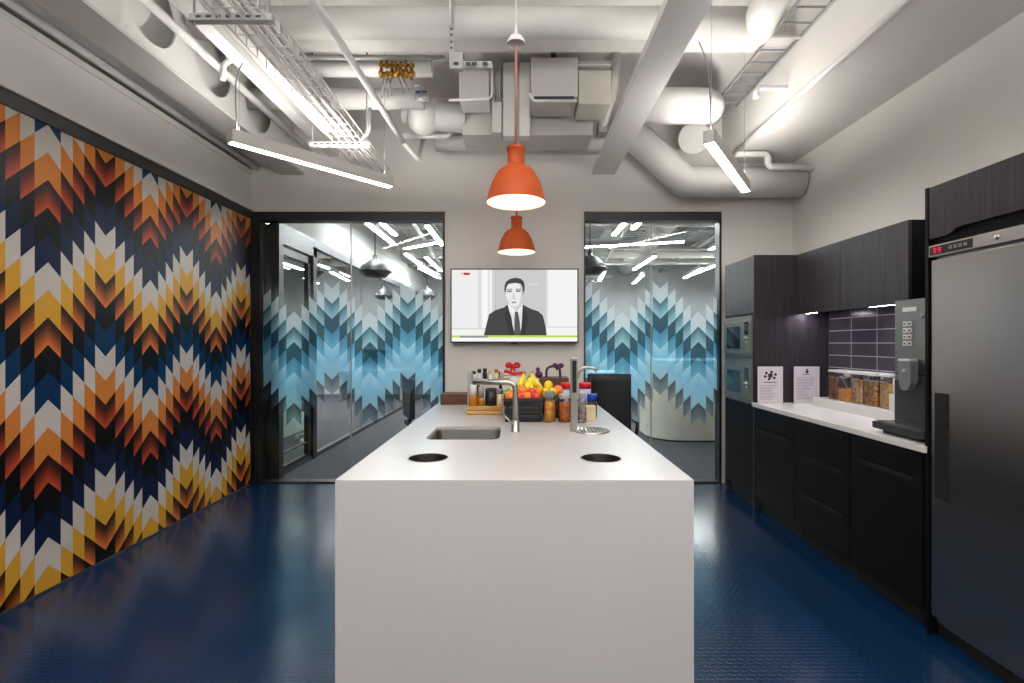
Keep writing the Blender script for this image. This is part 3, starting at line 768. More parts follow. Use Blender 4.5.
# ------------------------------------------------------------------ items on island
def solid_bottle(name, x, y, z, prof, parts, label, cat, group=None):
    """parts: list of (part name, [(r,z)...], material)"""
    t = thing(name, label, cat, (x, y, z), group)
    for (n, pr, m) in parts:
        b = MB(); b.lathe(pr, (x, y, z), 24, cap=True); obj(n, b, m, t)
    return t
yel = paint('juice_yellow', (235, 170, 40), rough=.4); amber = paint('amber', (190, 110, 30), rough=.35); redl = paint('red_lid', (210, 30, 38), rough=.4)
bluel = paint('blue_lid', (24, 60, 170), rough=.35); lblue = paint('pale_blue_label', (176, 186, 226), rough=.5); creamy = paint('cream_label', (222, 206, 170), rough=.5)
darkc = paint('coffee_dark', (44, 28, 22), rough=.4); honey = paint('honey', (176, 112, 30), rough=.2)
snack = cereal_mat('pretzel_mix', (150, 80, 20), (226, 130, 30), (190, 90, 20), 45)
snack2 = cereal_mat('yellow_mix', (236, 180, 50), (220, 130, 30), (246, 206, 90), 50)
clearmix = cereal_mat('nut_mix', (200, 190, 180), (120, 100, 90), (236, 232, 226), 60)
# fruit crate
fx0, fx1, fy0, fy1 = P(505, 0, 3.13).x, P(542, 0, 3.13).x, 3.13, 3.50
crate = thing('fruit_crate', 'black slatted crate holding fruit in the middle of the island', 'crate', ((fx0+fx1)/2, (fy0+fy1)/2, .9))
b = MB(); zt = 1.045
b.box(fx0, fx1, fy0, fy1, .9, .912)
for q in range(3):
    z0 = .905+q*.047; k_ = .0+q*.004
    b.box(fx0-k_, fx1+k_, fy0-k_, fy0+.012-k_, z0, z0+.042, bev=.004); b.box(fx0-k_, fx1+k_, fy1-.012+k_, fy1+k_, z0, z0+.042, bev=.004)
    b.box(fx0-k_, fx0+.012-k_, fy0, fy1, z0, z0+.042, bev=.004); b.box(fx1-.012+k_, fx1+k_, fy0, fy1, z0, z0+.042, bev=.004)
for x in (fx0+.012, fx1-.024):
    for y in (fy0+.01, fy1-.02): b.box(x, x+.012, y, y+.012, .9, zt)
obj('slatted_body', b, BLACKP, crate)
obj('rim', MB().box(fx0-.012, fx1+.012, fy0-.012, fy0, zt-.003, zt+.006, bev=.002).box(fx0-.012, fx1+.012, fy1, fy1+.012, zt-.003, zt+.006, bev=.002).box(fx0-.012, fx0, fy0, fy1, zt-.003, zt+.006, bev=.002).box(fx1, fx1+.012, fy0, fy1, zt-.003, zt+.006, bev=.002), BLACKP, crate)
obj('liner', MB().box(fx0+.014, fx1-.014, fy0+.014, fy1-.014, .98, 1.02, bev=.01), PAPER, crate)
def fruit(name, c, r, m, label, cat, sc=(1, 1, 1), stem=True):
    t = thing(name, label, cat, (c[0], c[1], c[2]-r), None)
    prof = []
    for k in range(13):
        a_ = -PI/2+PI*k/12
        rad = math.cos(a_)*r*sc[0]; z = math.sin(a_)*r*sc[2]
        if name == 'apple' and k >= 11: z -= r*.16*(k-10)/2
        prof.append((max(rad, .0008), z))
    b = MB(); b.lathe(prof, (c[0], c[1], c[2]), 20, cap=True); obj('skin', b, m, t)
    if stem: obj('stem', MB().tube([(c[0], c[1], c[2]+r*.7*sc[2]), (c[0]+.003, c[1], c[2]+r*(sc[2]+.22))], .0016, seg=6), darkc, t)
    return t
apR = paint('apple_red', (206, 60, 46), rough=.35, var=.4, scale=25); apO = paint('orange_peel', (238, 128, 40), rough=.45, bump=.2, bscale=300); apY = paint('apple_yellow', (240, 196, 60), rough=.4, var=.2, scale=20); apG = paint('lime_green', (140, 150, 50), rough=.4)
lemon = paint('lemon', (244, 214, 40), rough=.4)
cz = 1.055
spots = [('orange', -.055, 3.17, cz, apO, 'front-left orange in the black crate'), ('apple', .0, 3.17, cz+.004, apR, 'red apple at the front of the black crate, left of centre'), ('orange', .052, 3.18, cz+.003, apO, 'orange beside the red apple at the crate front'),
         ('apple', .105, 3.17, cz, apR, 'red apple at the front right corner of the black crate'), ('apple', -.03, 3.235, cz+.028, apY, 'yellow apple on top of the front fruit'), ('orange', .025, 3.24, cz+.034, apO, 'orange at the top of the heap under the bananas'),
         ('apple', .08, 3.25, cz+.024, apR, 'red apple heaped behind the front row, right side'), ('orange', .12, 3.28, cz+.02, apO, 'orange at the right edge of the crate heap'), ('apple', -.07, 3.27, cz+.01, apG, 'green apple at the left edge of the crate')]
for (n, x, y, z, m, lab) in spots: fruit(n, (x, y, z), .034, m, lab, 'fruit', sc=(1, 1, .92))
for i, (x, y, z, lab) in enumerate(((.20, 3.36, 1.112, 'yellow lemon heaped right of the bananas, upper one'), (.175, 3.33, 1.065, 'yellow lemon heaped right of the bananas, left one'), (.225, 3.33, 1.065, 'yellow lemon heaped right of the bananas, right one'))):
    fruit('lemon', (x, y, z), .030, lemon, lab, 'fruit', sc=(1, 1, 1.12), stem=False)
fruit('orange', (.265, 3.38, 1.075), .036, apO, 'orange at the right end of the fruit by the red-lidded tubs', 'fruit', stem=False)
fb = thing('fruit_bowl', 'dark bowl under the lemons right of the black crate', 'bowl', (.21, 3.35, .9))
obj('bowl_shell', MB().lathe([(.04, 0), (.05, .01), (.085, .08), (.10, .135), (.096, .135), (.08, .08), (.045, .02), (.001, .018)], (.215, 3.355, .9), 28), BLACKP, fb)
obj('bowl_filling', MB().lathe([(.001, .118), (.092, .118), (.09, .11)], (.215, 3.355, .9), 28), BLACKP, fb)
# bananas
banm = paint('banana_yellow', (240, 214, 60), rough=.45, var=.25, scale=30); bant = paint('banana_tip', (110, 110, 40), rough=.6)
def bananas(cx_, cy_, cz_, n, label, splay, lean):
    t = thing('banana_bunch', label, 'fruit', (cx_, cy_, cz_))
    for k in range(n):
        f = (k/(n-1)-.5)*2; row = (k % 2)*.022
        pts = []; rad = []
        for q in range(9):
            s_ = q/8
            bow_ = math.sin(s_*PI)
            lx = f*splay*(s_**.75)+lean*s_; ly = -.02-row-.045*bow_
            lz = .055-.125*s_+(1-f*f)*.018
            pts.append((cx_+lx, cy_+ly, cz_+lz)); rad.append((.006, .0085, .0125, .0145, .015, .0148, .013, .009, .0035)[q])
        obj('banana', MB().tube(pts, rad, seg=7), banm, t)
    obj('stalk', MB().tube([(cx_, cy_-.02, cz_+.06), (cx_+.005, cy_-.01, cz_+.085)], [.011, .007], seg=8), bant, t)
bananas(.035, 3.40, 1.118, 6, 'yellow banana bunch on the left of the fruit pile', .055, -.035)
bananas(.062, 3.335, 1.095, 5, 'small yellow banana bunch lying at the front of the fruit pile', .05, .01)
bananas(.085, 3.36, 1.122, 7, 'yellow banana bunch on the right of the fruit pile', .060, .03)
# bottles & jars in front right
def jar(name, px, pyb, Y, wpx, hpx, content, lidm, label, lid_h=.025, shell=JARG, cat='jar', fill=.85):
    x = (px-CX)*Y/F; r = wpx/2*Y/F; h = hpx*Y/F
    t = thing(name, label, cat, (x, Y, .9))
    b = MB(); b.lathe([(r*.9, .0), (r, .006), (r, h-lid_h-.02), (r*.82, h-lid_h-.002), (r*.82, h-lid_h)], (x, Y, .9), 24, cap=True); obj('glass_body', b, shell, t)
    if content:
        b = MB(); b.lathe([(r*.86, .004), (r*.94, .009), (r*.94, (h-lid_h)*fill-.01), (r*.5, (h-lid_h)*fill)], (x, Y, .9), 24, cap=True); obj('contents', b, content, t)
    b = MB(); b.lathe([(r*.86, h-lid_h), (r*.88, h-lid_h+.003), (r*.88, h-.004), (r*.8, h)], (x, Y, .9), 24, cap=True); obj('lid', b, lidm, t)
    return t
jar('snack_jar', 549.5, 423, 3.14, 12, 31, snack2, GREYP, 'clear jar of yellow snacks with a rounded grey lid', lid_h=.04)
jar('snack_jar', 564.5, 423, 3.14, 12.5, 28, snack, PALEG, 'clear jar of orange pretzels behind the dispenser column', lid_h=.03)
jar('snack_jar', 582, 424, 3.12, 8.5, 30, clearmix, PALEG, 'slim clear jar of pale nuts right of the dispenser column', lid_h=.03)
def tub(px, Y, wpx, top, label, bodym, lidm, hz, lidh):
    x = (px-CX)*Y/F; r = wpx/2*Y/F; t = thing('drink_tub', label, 'tub', (x, Y, .9))
    obj('tub_body', MB().lathe([(r*.92, 0), (r*.94, hz-lidh)], (x, Y, .9), 24, cap=True), bodym, t)
    obj('lid', MB().lathe([(r, hz-lidh), (r, hz-.004), (r*.95, hz)], (x, Y, .9), 24, cap=True), lidm, t)
tub(566, 3.55, 11, 0, 'pale blue tub with red lid left of the dispenser column', lblue, redl, .215, .045)
tub(585, 3.55, 12.5, 0, 'pale blue tub with red lid right of the dispenser column', lblue, redl, .215, .04)
tub(592, 3.35, 10.5, 0, 'dark coffee tub with blue lid at the right edge of the island', darkc, bluel, .155, .045)
o = solo('snack_box', MB().box(P(586, 0, 3.2).x, P(596, 0, 3.2).x, 3.2, 3.27, .9, .99, bev=.003), creamy, 'small cream and black box below the blue-lidded tub', 'box')
for k, (px, r_) in enumerate(((548, .034), (556, .028))):
    pass
solo('drink_carton', MB().box(P(571, 0, 3.45).x, P(576, 0, 3.45).x, 3.45, 3.52, .9, 1.07, bev=.002), lblue, 'narrow pale carton between the two red-lidded tubs', 'carton')
jar('snack_jar', 557, 0, 3.3, 9, 22, darkc, BLACKP, 'dark small jar between the yellow and the orange snack jars', lid_h=.03)

# caddy on left: bamboo board, posts, shelf
cx0, cx1 = P(466.5, 0, 3.44).x, P(502, 0, 3.44).x
cd = thing('condiment_rack', 'two-tier rack with bamboo base on the left of the island', 'rack', ((cx0+cx1)/2, 3.55, .9))
obj('base_board', MB().box(cx0, cx1, 3.44, 3.68, .902, .928, bev=.003), WOODL, cd)
obj('upper_board', MB().box(cx0, cx1, 3.445, 3.675, .932, .958, bev=.003), WOODL, cd)
for x in (cx0+.008, cx1-.03):
    obj('post', MB().box(x, x+.022, 3.66, 3.68, .958, 1.19), DGREY, cd)
obj('side_panel', MB().box(cx0, cx0+.03, 3.50, 3.68, .958, 1.19, bev=.002), PALEG, cd)
obj('top_shelf', MB().box(cx0, cx1+.05, 3.56, 3.69, 1.128, 1.14), CHROME, cd)
def smallbottle(x, y, z, r, h, bm_, lm, label, cat='bottle', lidf=.22):
    t = thing('condiment_jar', label, cat, (x, y, z))
    obj('jar_body', MB().lathe([(r*.9, 0), (r, .004), (r, h*(1-lidf)-.008), (r*.8, h*(1-lidf))], (x, y, z), 20, cap=True), bm_, t)
    obj('lid', MB().lathe([(r*.84, h*(1-lidf)), (r*.86, h-.003), (r*.8, h)], (x, y, z), 20, cap=True), lm, t)
z1 = .958
smallbottle(cx0+.042, 3.49, z1, .030, .15, honey, WHITEP, 'honey jar with white upper part at the left of the bamboo rack', lidf=.5)
smallbottle(cx0+.095, 3.50, z1, .026, .13, honey, PALEG, 'amber jar second from the left on the bamboo rack', lidf=.55)
smallbottle(cx0+.062, 3.55, z1, .026, .14, amber, BLACKP, 'brown jar with black lid behind the honey jar on the rack')
smallbottle(cx0+.232, 3.50, z1, .024, .115, creamy, CHROME, 'cream jar at the right end of the bamboo rack', lidf=.3)
mg = thing('black_canister', 'black cylindrical canister on the bamboo rack', 'canister', (cx0+.165, 3.52, z1))
obj('canister_body', MB().lathe([(.040, 0), (.042, .003), (.042, .12), (.038, .12), (.037, .02), (.001, .02)], (cx0+.165, 3.52, z1), 28), BLACKP, mg)
obj('highlight_band', MB().lathe([(.0425, .10), (.0428, .104), (.0425, .108)], (cx0+.165, 3.52, z1), 28), DGREY, mg)
for k, (dx, h, m1, m2, lab) in enumerate(((.035, .055, WHITEP, BLACKP, 'white bottle with dark lid, first from the left on the top shelf'), (.075, .07, WHITEP, BLACKP, 'white bottle with tall dark lid, second on the top shelf'), (.115, .075, BLACKP, BLACKP, 'black bottle, third on the top shelf'),
                              (.155, .06, WHITEP, creamy, 'white jar with cream lid, fourth on the top shelf'), (.20, .07, creamy, amber, 'cream jar with brown lid, fifth on the top shelf'), (.24, .065, PALEG, WHITEP, 'grey jar with white lid at the right of the top shelf'))):
    smallbottle(cx0+dx, 3.62, 1.14, .017, h, m1, m2, lab, lidf=.4)
# wood boards at far end
solo('serving_board', MB().box(P(443, 0, 4.15).x, P(470, 0, 4.15).x, 4.0, 4.2, .9, .985, bev=.004), WOODB, 'dark wooden block lying at the far left end of the island', 'board')
# gift hampers
red = paint('red_ribbon', (206, 22, 34), rough=.35); pur = paint('purple_ribbon', (84, 24, 76), rough=.35)
def bow(t, c, m, w):
    b = MB()
    for s_ in (-1, 1):
        pts = [(c[0], c[1], c[2]), (c[0]+s_*w*.5, c[1], c[2]+w*.5), (c[0]+s_*w, c[1]-.01, c[2]+w*.35), (c[0]+s_*w*.85, c[1], c[2]-w*.12), (c[0], c[1], c[2])]
        b.tube(pts, .012, seg=8, fillet=w*.35)
        b.tube([(c[0], c[1], c[2]), (c[0]+s_*w*.35, c[1]-.01, c[2]-w*.75)], .009, seg=8)
    b.sphere(c, .02, 10)
    obj('bow', b, m, t)
g1 = thing('gift_hamper', 'white gift box tied with red ribbon and bow at the back of the island', 'gift box', (-.03, 3.95, .9))
x0, x1 = P(500, 0, 3.9).x, P(524, 0, 3.9).x
obj('box', MB().box(x0, x1, 3.9, 4.08, .9, 1.135, bev=.006), WHITEP, g1)
obj('ribbon', MB().box(x0-.003, x1+.003, 3.96, 4.0, .9, 1.139), red, g1)
obj('ribbon_loops', MB().tube([(x0, 3.92, 1.13), (x0-.005, 3.92, 1.165), (x0+.05, 3.92, 1.18), (x0+.10, 3.92, 1.155), (x1, 3.92, 1.165), (x1, 3.92, 1.13)], .013, seg=8, fillet=.02), red, g1)
bow(g1, Vector((P(513, 366, 3.92).x, 3.92, 1.215)), red, .052)
g2 = thing('gift_hamper', 'brown wooden gift box with purple ribbon bow at the back of the island', 'gift box', (.32, 3.95, .9))
x0, x1 = P(540, 0, 3.9).x, P(569, 0, 3.9).x
obj('box', MB().box(x0, x1, 3.9, 4.08, .9, 1.125, bev=.004), WOODB, g2)
xc = P(553, 0, 3.9).x
obj('ribbon_loops', MB().tube([(xc-.05, 3.93, 1.12), (xc-.05, 3.93, 1.2), (xc, 3.93, 1.22), (xc+.055, 3.93, 1.21), (xc+.06, 3.93, 1.12)], .010, seg=8, fillet=.03), pur, g2)
bow(g2, Vector((P(558, 364, 3.92).x, 3.92, 1.215)), pur, .036)
obj('side_knot', MB().sphere((P(539, 0, 3.9).x, 3.93, 1.15), .03, 12).sphere((P(538, 0, 3.9).x, 3.93, 1.19), .018, 10), pur, g2)

# ------------------------------------------------------------------ right hand kitchen
FX = 1.974; TY0, TY1 = 4.158, 4.74; WX = 2.604; TZ = 2.14; UX = 2.335
sp = struct('wall_splashback', MB().box(WX, XR, 2.41, 4.3, .0, TZ-.02), TILES); sp.name = 'wall_service'
# tall oven housing
tu = thing('oven_tower', 'tall dark oak cabinet housing two built-in ovens', 'cabinet', ((FX+WX)/2, 4.45, 0))
obj('carcass', MB().box(FX+.02, WX, TY0+.002, TY1-.018, .10, TZ), DWOOD, tu)
obj('side_panel', MB().box(FX, WX, TY0, TY0+.018, 0, TZ), DWOOD, tu)
obj('side_panel', MB().box(FX, WX, TY1-.018, TY1, 0, TZ), DWOOD, tu)
obj('upper_door', MB().box(FX, FX+.02, TY0+.02, TY1-.02, 1.655, TZ-.003, bev=.001), DWOOD, tu)
obj('lower_door', MB().box(FX, FX+.02, TY0+.02, TY1-.02, .11, .865, bev=.001), BLACKW, tu)
obj('plinth', MB().box(FX+.05, WX, TY0, TY1, 0, .10), GAP, tu)
obj('shadow_gap', MB().box(FX+.001, FX+.021, TY0+.018, TY1-.018, 1.635, 1.655), GAP, tu)
ovgl = paint('oven_glass', (20, 24, 28), rough=.08, var=.02)
STEELO = paint('oven_steel', (112, 114, 108), rough=.45, metal=.1, var=.06, scale=2, stretch=(2, 2, 120))
def oven(z0, z1, label):
    t = thing('built_in_oven', label, 'oven', (FX, 4.45, z0), None)
    y0, y1 = TY0+.025, TY1-.025
    obj('fascia', MB().box(FX-.012, FX+.019, y0, y1, z0, z1, bev=.003), STEELO, t)
    obj('door', MB().box(FX-.022, FX-.013, y0+.005, y1-.005, z0+.03, z1-.045, bev=.003), STEELO, t)
    obj('door_glass', MB().box(FX-.0245, FX-.0225, 4.37, 4.65, z0+.075, z1-.085), ovgl, t)
    obj('control_panel', MB().box(FX-.0245, FX-.0225, 4.21, 4.285, z0+.20, z1-.052), ovgl, t)
    obj('display', MB().box(FX-.026, FX-.0247, 4.22, 4.275, z1-.095, z1-.07), DGREY, t)
    kb = MB(); kb.lathe([(.0, -.02), (.017, -.02), (.02, -.004), (.02, 0)], (FX-.0225, 4.247, z0+.165), 20, axis='X'); obj('knob', kb, CHROME, t)
    obj('label_plate', MB().box(FX-.0245, FX-.0225, 4.225, 4.27, z0+.13, z0+.145), WHITEP, t)
oven(1.275, 1.633, 'upper steel built-in microwave oven in the tall cabinet')
oven(.885, 1.24, 'lower steel built-in oven in the tall cabinet')
obj('steel_infill', MB().box(FX-.004, FX+.019, TY0+.025, TY1-.025, 1.242, 1.273), STEELO, tu)
# base units
def base(y0, y1, kind, label):
    t = thing('base_cabinet', label, 'cabinet', ((FX+WX)/2, (y0+y1)/2, 0))
    obj('carcass', MB().box(FX+.021, WX-.002, y0+.001, y1-.001, .10, .865), GAP, t)
    obj('plinth', MB().box(FX+.05, WX-.002, y0+.001, y1-.001, 0, .10), GAP, t)
    g_ = .003
    rows = kind
    for (z0, z1, nm) in rows:
        d = obj(nm, MB().box(FX, FX+.02, y0+g_, y1-g_, z0, z1, bev=.001), BLACKW, t)
        w = (y1-y0)
        obj('finger_slot', MB().box(FX-.001, FX+.004, y0+w*.12, y1-w*.12, z1-.03, z1-.008), GAP, d)
    return t
base(3.54, 4.156, ((.705, .862, 'drawer'), (.11, .70, 'door')), 'black base cabinet next to the oven tower')
base(2.952, 3.538, ((.63, .862, 'drawer'), (.365, .625, 'drawer'), (.11, .36, 'drawer')), 'black base cabinet with three drawers in the middle of the run')
base(2.42, 2.95, ((.74, .862, 'drawer'), (.11, .735, 'door')), 'black base cabinet next to the steel fridge')
solo('countertop', MB().box(1.955, WX-.001, 2.39, TY0-.002, .868, .9, bev=.002), CTOP, 'long white countertop on the black base cabinets', 'countertop')
solo('upstand_shelf', MB().box(2.35, WX-.001, 3.02, 3.96, .9, .968, bev=.002), CTOP, 'low white ledge along the back of the countertop under the cereal jars', 'shelf')
# wall cabinets
def wallcab(y0, y1, label, side=False):
    t = thing('wall_cabinet', label, 'cabinet', ((UX+XR)/2, (y0+y1)/2, 1.645), 'dark oak wall cabinets')
    obj('carcass', MB().box(UX+.021, WX-.002 if False else XR-.0, y0+.001, y1-.001, 1.66, TZ), BLACKW, t)
    obj('door', MB().box(UX, UX+.02, y0+.002, y1-.002, 1.640, TZ, bev=.001), DWOOD, t)
    return t
wallcab(3.60, 4.156, 'dark oak wall cabinet next to the oven tower')
wallcab(2.966, 3.598, 'dark oak wall cabinet above the cereal jars, nearer the fridge')
for (y0, y1, lab) in ((3.98, 4.14, 'slim under-cabinet light beside the oven tower'), (3.06, 3.40, 'slim under-cabinet light above the cereal jars')):
    t = thing('under_cabinet_light', lab, 'light', (2.44, (y0+y1)/2, 1.64))
    obj('housing', MB().box(2.352, 2.412, y0, y1, 1.646, 1.659), PALEG, t)
    obj('diffuser', MB().box(2.357, 2.407, y0+.01, y1-.01, 1.644, 1.646), LEDS, t)
# fridge and its housing
FY0, FY1 = 1.66, 2.375
fr = thing('refrigerator', 'tall stainless steel refrigerator at the right edge', 'refrigerator', (2.3, 2.02, 0))
obj('cabinet_body', MB().box(FX+.03, WX+.02, FY0, FY1, .06, 1.86, bev=.004), STEELV, fr)
obj('door', MB().box(FX, FX+.028, FY0+.004, FY1-.004, .10, 1.795, bev=.005), STEELV, fr)
obj('control_strip', MB().box(FX-.012, FX+.028, FY0+.004, FY1-.004, 1.808, 1.862, bev=.003), paint('satin_strip', (168, 164, 162), rough=.4, metal=.3), fr)
obj('display_panel', MB().box(FX-.0145, FX-.0125, 2.14, FY1-.012, 1.815, 1.855, bev=.0008), BLACKP, fr)
redled = emit('red_led', (235, 40, 60), 1.5)
b = MB()
for yy in (2.325, 2.30): 
    b.box(FX-.0158, FX-.0147, yy, yy+.014, 1.824, 1.827); b.box(FX-.0158, FX-.0147, yy, yy+.014, 1.834, 1.837); b.box(FX-.0158, FX-.0147, yy, yy+.014, 1.844, 1.847)
    b.box(FX-.0158, FX-.0147, yy, yy+.003, 1.824, 1.847); b.box(FX-.0158, FX-.0147, yy+.011, yy+.014, 1.834, 1.847)
obj('red_digits', b, redled, fr)
b = MB()
for yy in (2.165, 2.19, 2.215, 2.24): b.box(FX-.0158, FX-.0147, yy, yy+.016, 1.828, 1.843)
obj('buttons', b, GREYP, fr)
kb = MB(); kb.lathe([(.0, -.006), (.010, -.006), (.011, 0)], (FX-.012, 2.03, 1.835), 18, axis='X'); obj('lock', kb, CHROME, fr)
obj('handle', MB().box(FX-.006, FX+.002, 2.275, 2.345, .67, 1.165, bev=.002), GAP, fr)
obj('kick_plate', MB().box(FX+.04, WX, FY0, FY1, 0, .06), GAP, fr)
fh = thing('fridge_housing', 'dark oak panel and flap cabinet around the top of the fridge', 'cabinet', (2.3, 2.0, 1.87))
obj('side_panel', MB().box(FX-.004, XR, 2.384, 2.402, 0.0, 2.148), BLACKW, fh)
pr = [(FY0-.1, 1.925), (2.20, 1.925), (2.235, 1.922), (2.26, 1.905), (2.285, 1.898), (2.38, 1.898), (2.38, 2.145), (FY0-.1, 2.145)]
obj('flap_door', MB().prism(pr, 'X', FX-.002, FX+.018), DWOOD, fh)
obj('carcass', MB().box(FX+.03, XR, FY0-.1, 2.38, 1.872, 2.14), BLACKW, fh)
obj('filler_rail', MB().box(FX+.02, FX+.03, FY0-.1, 2.38, 1.872, 1.93), BLACKW, fh)

# hot drinks machine
hm = thing('coffee_machine', 'tall steel drinks dispenser with keypad standing on the counter', 'drinks machine', (2.3, 2.72, .9))
mX = 2.15
obj('tower', MB().box(mX, 2.56, 2.605, 2.832, .93, 1.64, bev=.004), STEEL, hm)
obj('back_plate', MB().box(mX-.004, mX, 2.61, 2.828, .955, 1.19), DGREY, hm)
obj('seam', MB().box(mX-.002, mX+.002, 2.603, 2.834, 1.225, 1.232), DGREY, hm)
obj('display', MB().box(mX-.004, mX, 2.675, 2.77, 1.572, 1.597), WHITEP, hm)
for r_ in range(4):
    for c_ in range(2):
        kb = obj('key', MB().box(mX-.007, mX, 2.705+c_*.034, 2.731+c_*.034, 1.385+r_*.036, 1.411+r_*.036, bev=.002), WHITEP, hm)
b = MB()
for r_ in range(4):
    for c_ in range(2): b.box(mX-.0078, mX-.0071, 2.712+c_*.034, 2.724+c_*.034, 1.392+r_*.036, 1.402+r_*.036)
obj('key_symbols', b, INKD, hm)
kb = MB(); kb.lathe([(.0, -.004), (.013, -.004), (.014, 0)], (mX-.001, 2.635, 1.545), 24, axis='X'); obj('lock', kb, GREYP, hm)
pr = [(2.668, 1.30), (2.748, 1.30), (2.752, 1.285), (2.748, 1.18), (2.733, 1.148), (2.708, 1.138), (2.683, 1.148), (2.668, 1.18), (2.664, 1.285)]
nz = obj('dispense_head', MB().prism([(u, z) for u, z in pr], 'X', mX-.042, mX-.001), GREYP, hm)
obj('head_cap', MB().box(mX-.046, mX-.001, 2.666, 2.75, 1.30, 1.313, bev=.003), WHITEP, hm)
kb = MB(); kb.lathe([(.0, -.004), (.012, -.004), (.014, 0)], (mX-.042, 2.708, 1.245), 20, axis='X'); obj('button', kb, PALEG, hm)
obj('drip_tray', MB().box(1.99, mX-.005, 2.43, 2.79, .925, .962, bev=.004), DGREY, hm)
obj('drip_grille', MB().box(2.0, mX-.01, 2.44, 2.78, .963, .967), STEEL, hm)
obj('foot', MB().box(2.03, 2.5, 2.50, 2.76, .901, .925), BLACKP, hm)

# cereal jars
JX0, JX1 = 2.405, 2.52
jd = [(3.752, 3.858, 'cereal jar of dark granola, first from the oven tower', ((150, 104, 84), (196, 150, 120), (110, 72, 60)), .92),
      (3.605, 3.742, 'cereal jar half full of orange corn flakes with a scoop', ((250, 170, 70), (255, 200, 100), (230, 140, 50)), .48),
      (3.480, 3.592, 'cereal jar of pale oat clusters, third from the oven tower', ((220, 180, 140), (245, 215, 175), (180, 135, 95)), .92),
      (3.338, 3.470, 'cereal jar of brown muesli with a scoop, fourth from the oven tower', ((205, 150, 96), (240, 196, 140), (140, 96, 64)), .9),
      (3.205, 3.318, 'cereal jar of golden flakes nearest the drinks machine', ((240, 200, 130), (252, 226, 170), (214, 160, 92)), .88)]
jz = .969; jh = .225
for i, (y0, y1, lab, cols, fill) in enumerate(jd):
    t = thing('cereal_jar', lab, 'jar', ((JX0+JX1)/2, (y0+y1)/2, jz), 'cereal jars on the white ledge')
    obj('jar_shell', MB().prism(rrect(JX0, JX1, y0, y1, .018, 4), 'Z', jz, jz+jh-.02), JARG, t)
    cm = cereal_mat('cereal_%d' % i, *cols, scale=60)
    b = MB(); rp = rrect(JX0+.004, JX1-.004, y0+.004, y1-.004, .016, 4); zt = jz+.004+(jh-.045)*fill
    b.prism(rp, 'Z', jz+.004, zt); 
    obj('cereal', b, cm, t)
    obj('lid', MB().prism(rrect(JX0-.003, JX1+.003, y0, y1, .018, 4), 'Z', jz+jh-.016, jz+jh), WHITEP, t)
    obj('label_band', MB().box(JX0-.0012, JX0-.0004, y0+.02, y1-.02, jz+jh-.055, jz+jh-.048), PALEG, t)
    if i in (1, 3):
        obj('scoop', MB().tube([(JX0+.03, y0+.04, zt-.02), (JX0+.01, y1-.03, jz+jh-.04)], .005, seg=8).sphere((JX0+.03, y0+.04, zt-.01), .02, 12), WHITEP, t)
wm = thing('white_mug', 'white cup standing by the drinks machine at the end of the ledge', 'mug', (2.43, 3.10, .968))
obj('cup', MB().lathe([(.032, 0), (.038, .01), (.042, .10), (.039, .10), (.034, .012), (.001, .01)], (2.40, 3.11, .968+.11), 24), WHITEP, wm)
obj('stand', MB().box(2.355, 2.45, 3.07, 3.15, .969, 1.078, bev=.004), WHITEP, wm)
# signs
def sign(x0, x1, y, z1, label, kind):
    t = thing('sign_holder', label, 'sign', ((x0+x1)/2, y, .9))
    obj('sheet', MB().box(x0, x1, y, y+.002, .902, z1), PAPER, t)
    obj('acrylic_back', MB().box(x0-.001, x1+.001, y+.003, y+.006, .9, z1+.001), JARG, t)
    obj('foot', MB().box(x0, x1, y, y+.04, .9, .902), JARG, t)
    b = MB(); xc = (x0+x1)/2; w = x1-x0; h = z1-.9
    yy = y-.0006
    if kind == 0:
        for k in range(6):
            a_ = k*PI/3+.3
            b.lathe([(.0005, 0), (.012, 0), (.0122, .0004)], (xc+.045*math.cos(a_), yy, z1-.075+.030*math.sin(a_)), 12, axis='Y')
            b.tube([(xc, yy, z1-.075), (xc+.04*math.cos(a_), yy, z1-.075+.027*math.sin(a_))], .0015, seg=5)
        b.lathe([(.0005, 0), (.020, 0), (.0202, .0004)], (xc, yy, z1-.075), 16, axis='Y')
        b.box(xc-.055, xc+.055, yy, yy+.0005, z1-.135, z1-.129)
    else:
        b.lathe([(.0005, 0), (.013, 0), (.0132, .0004)], (xc+.003, yy, z1-.045), 16, axis='Y')
        b.box(xc-.004, xc+.010, yy, yy+.0005, z1-.04, z1-.02); b.box(xc-.03, xc+.03, yy, yy+.0005, z1-.07, z1-.065)
    obj('emblem', b, INKD, t)
    b = MB(); zz = z1-(.16 if kind == 0 else .095); k = 0
    while zz > .93:
        b.box(x0+.02, x0+w*(.45+.4*random.random()), yy, yy+.0005, zz, zz+.0025); zz -= .0125
    obj('text_lines', b, INK, t)
sign(1.982, 2.192, 4.11, 1.205, 'white notice sheet with round emblem, nearest the ovens', 0)
sign(2.283, 2.495, 4.11, 1.205, 'white notice sheet with small figure, beside the cereal jars', 1)

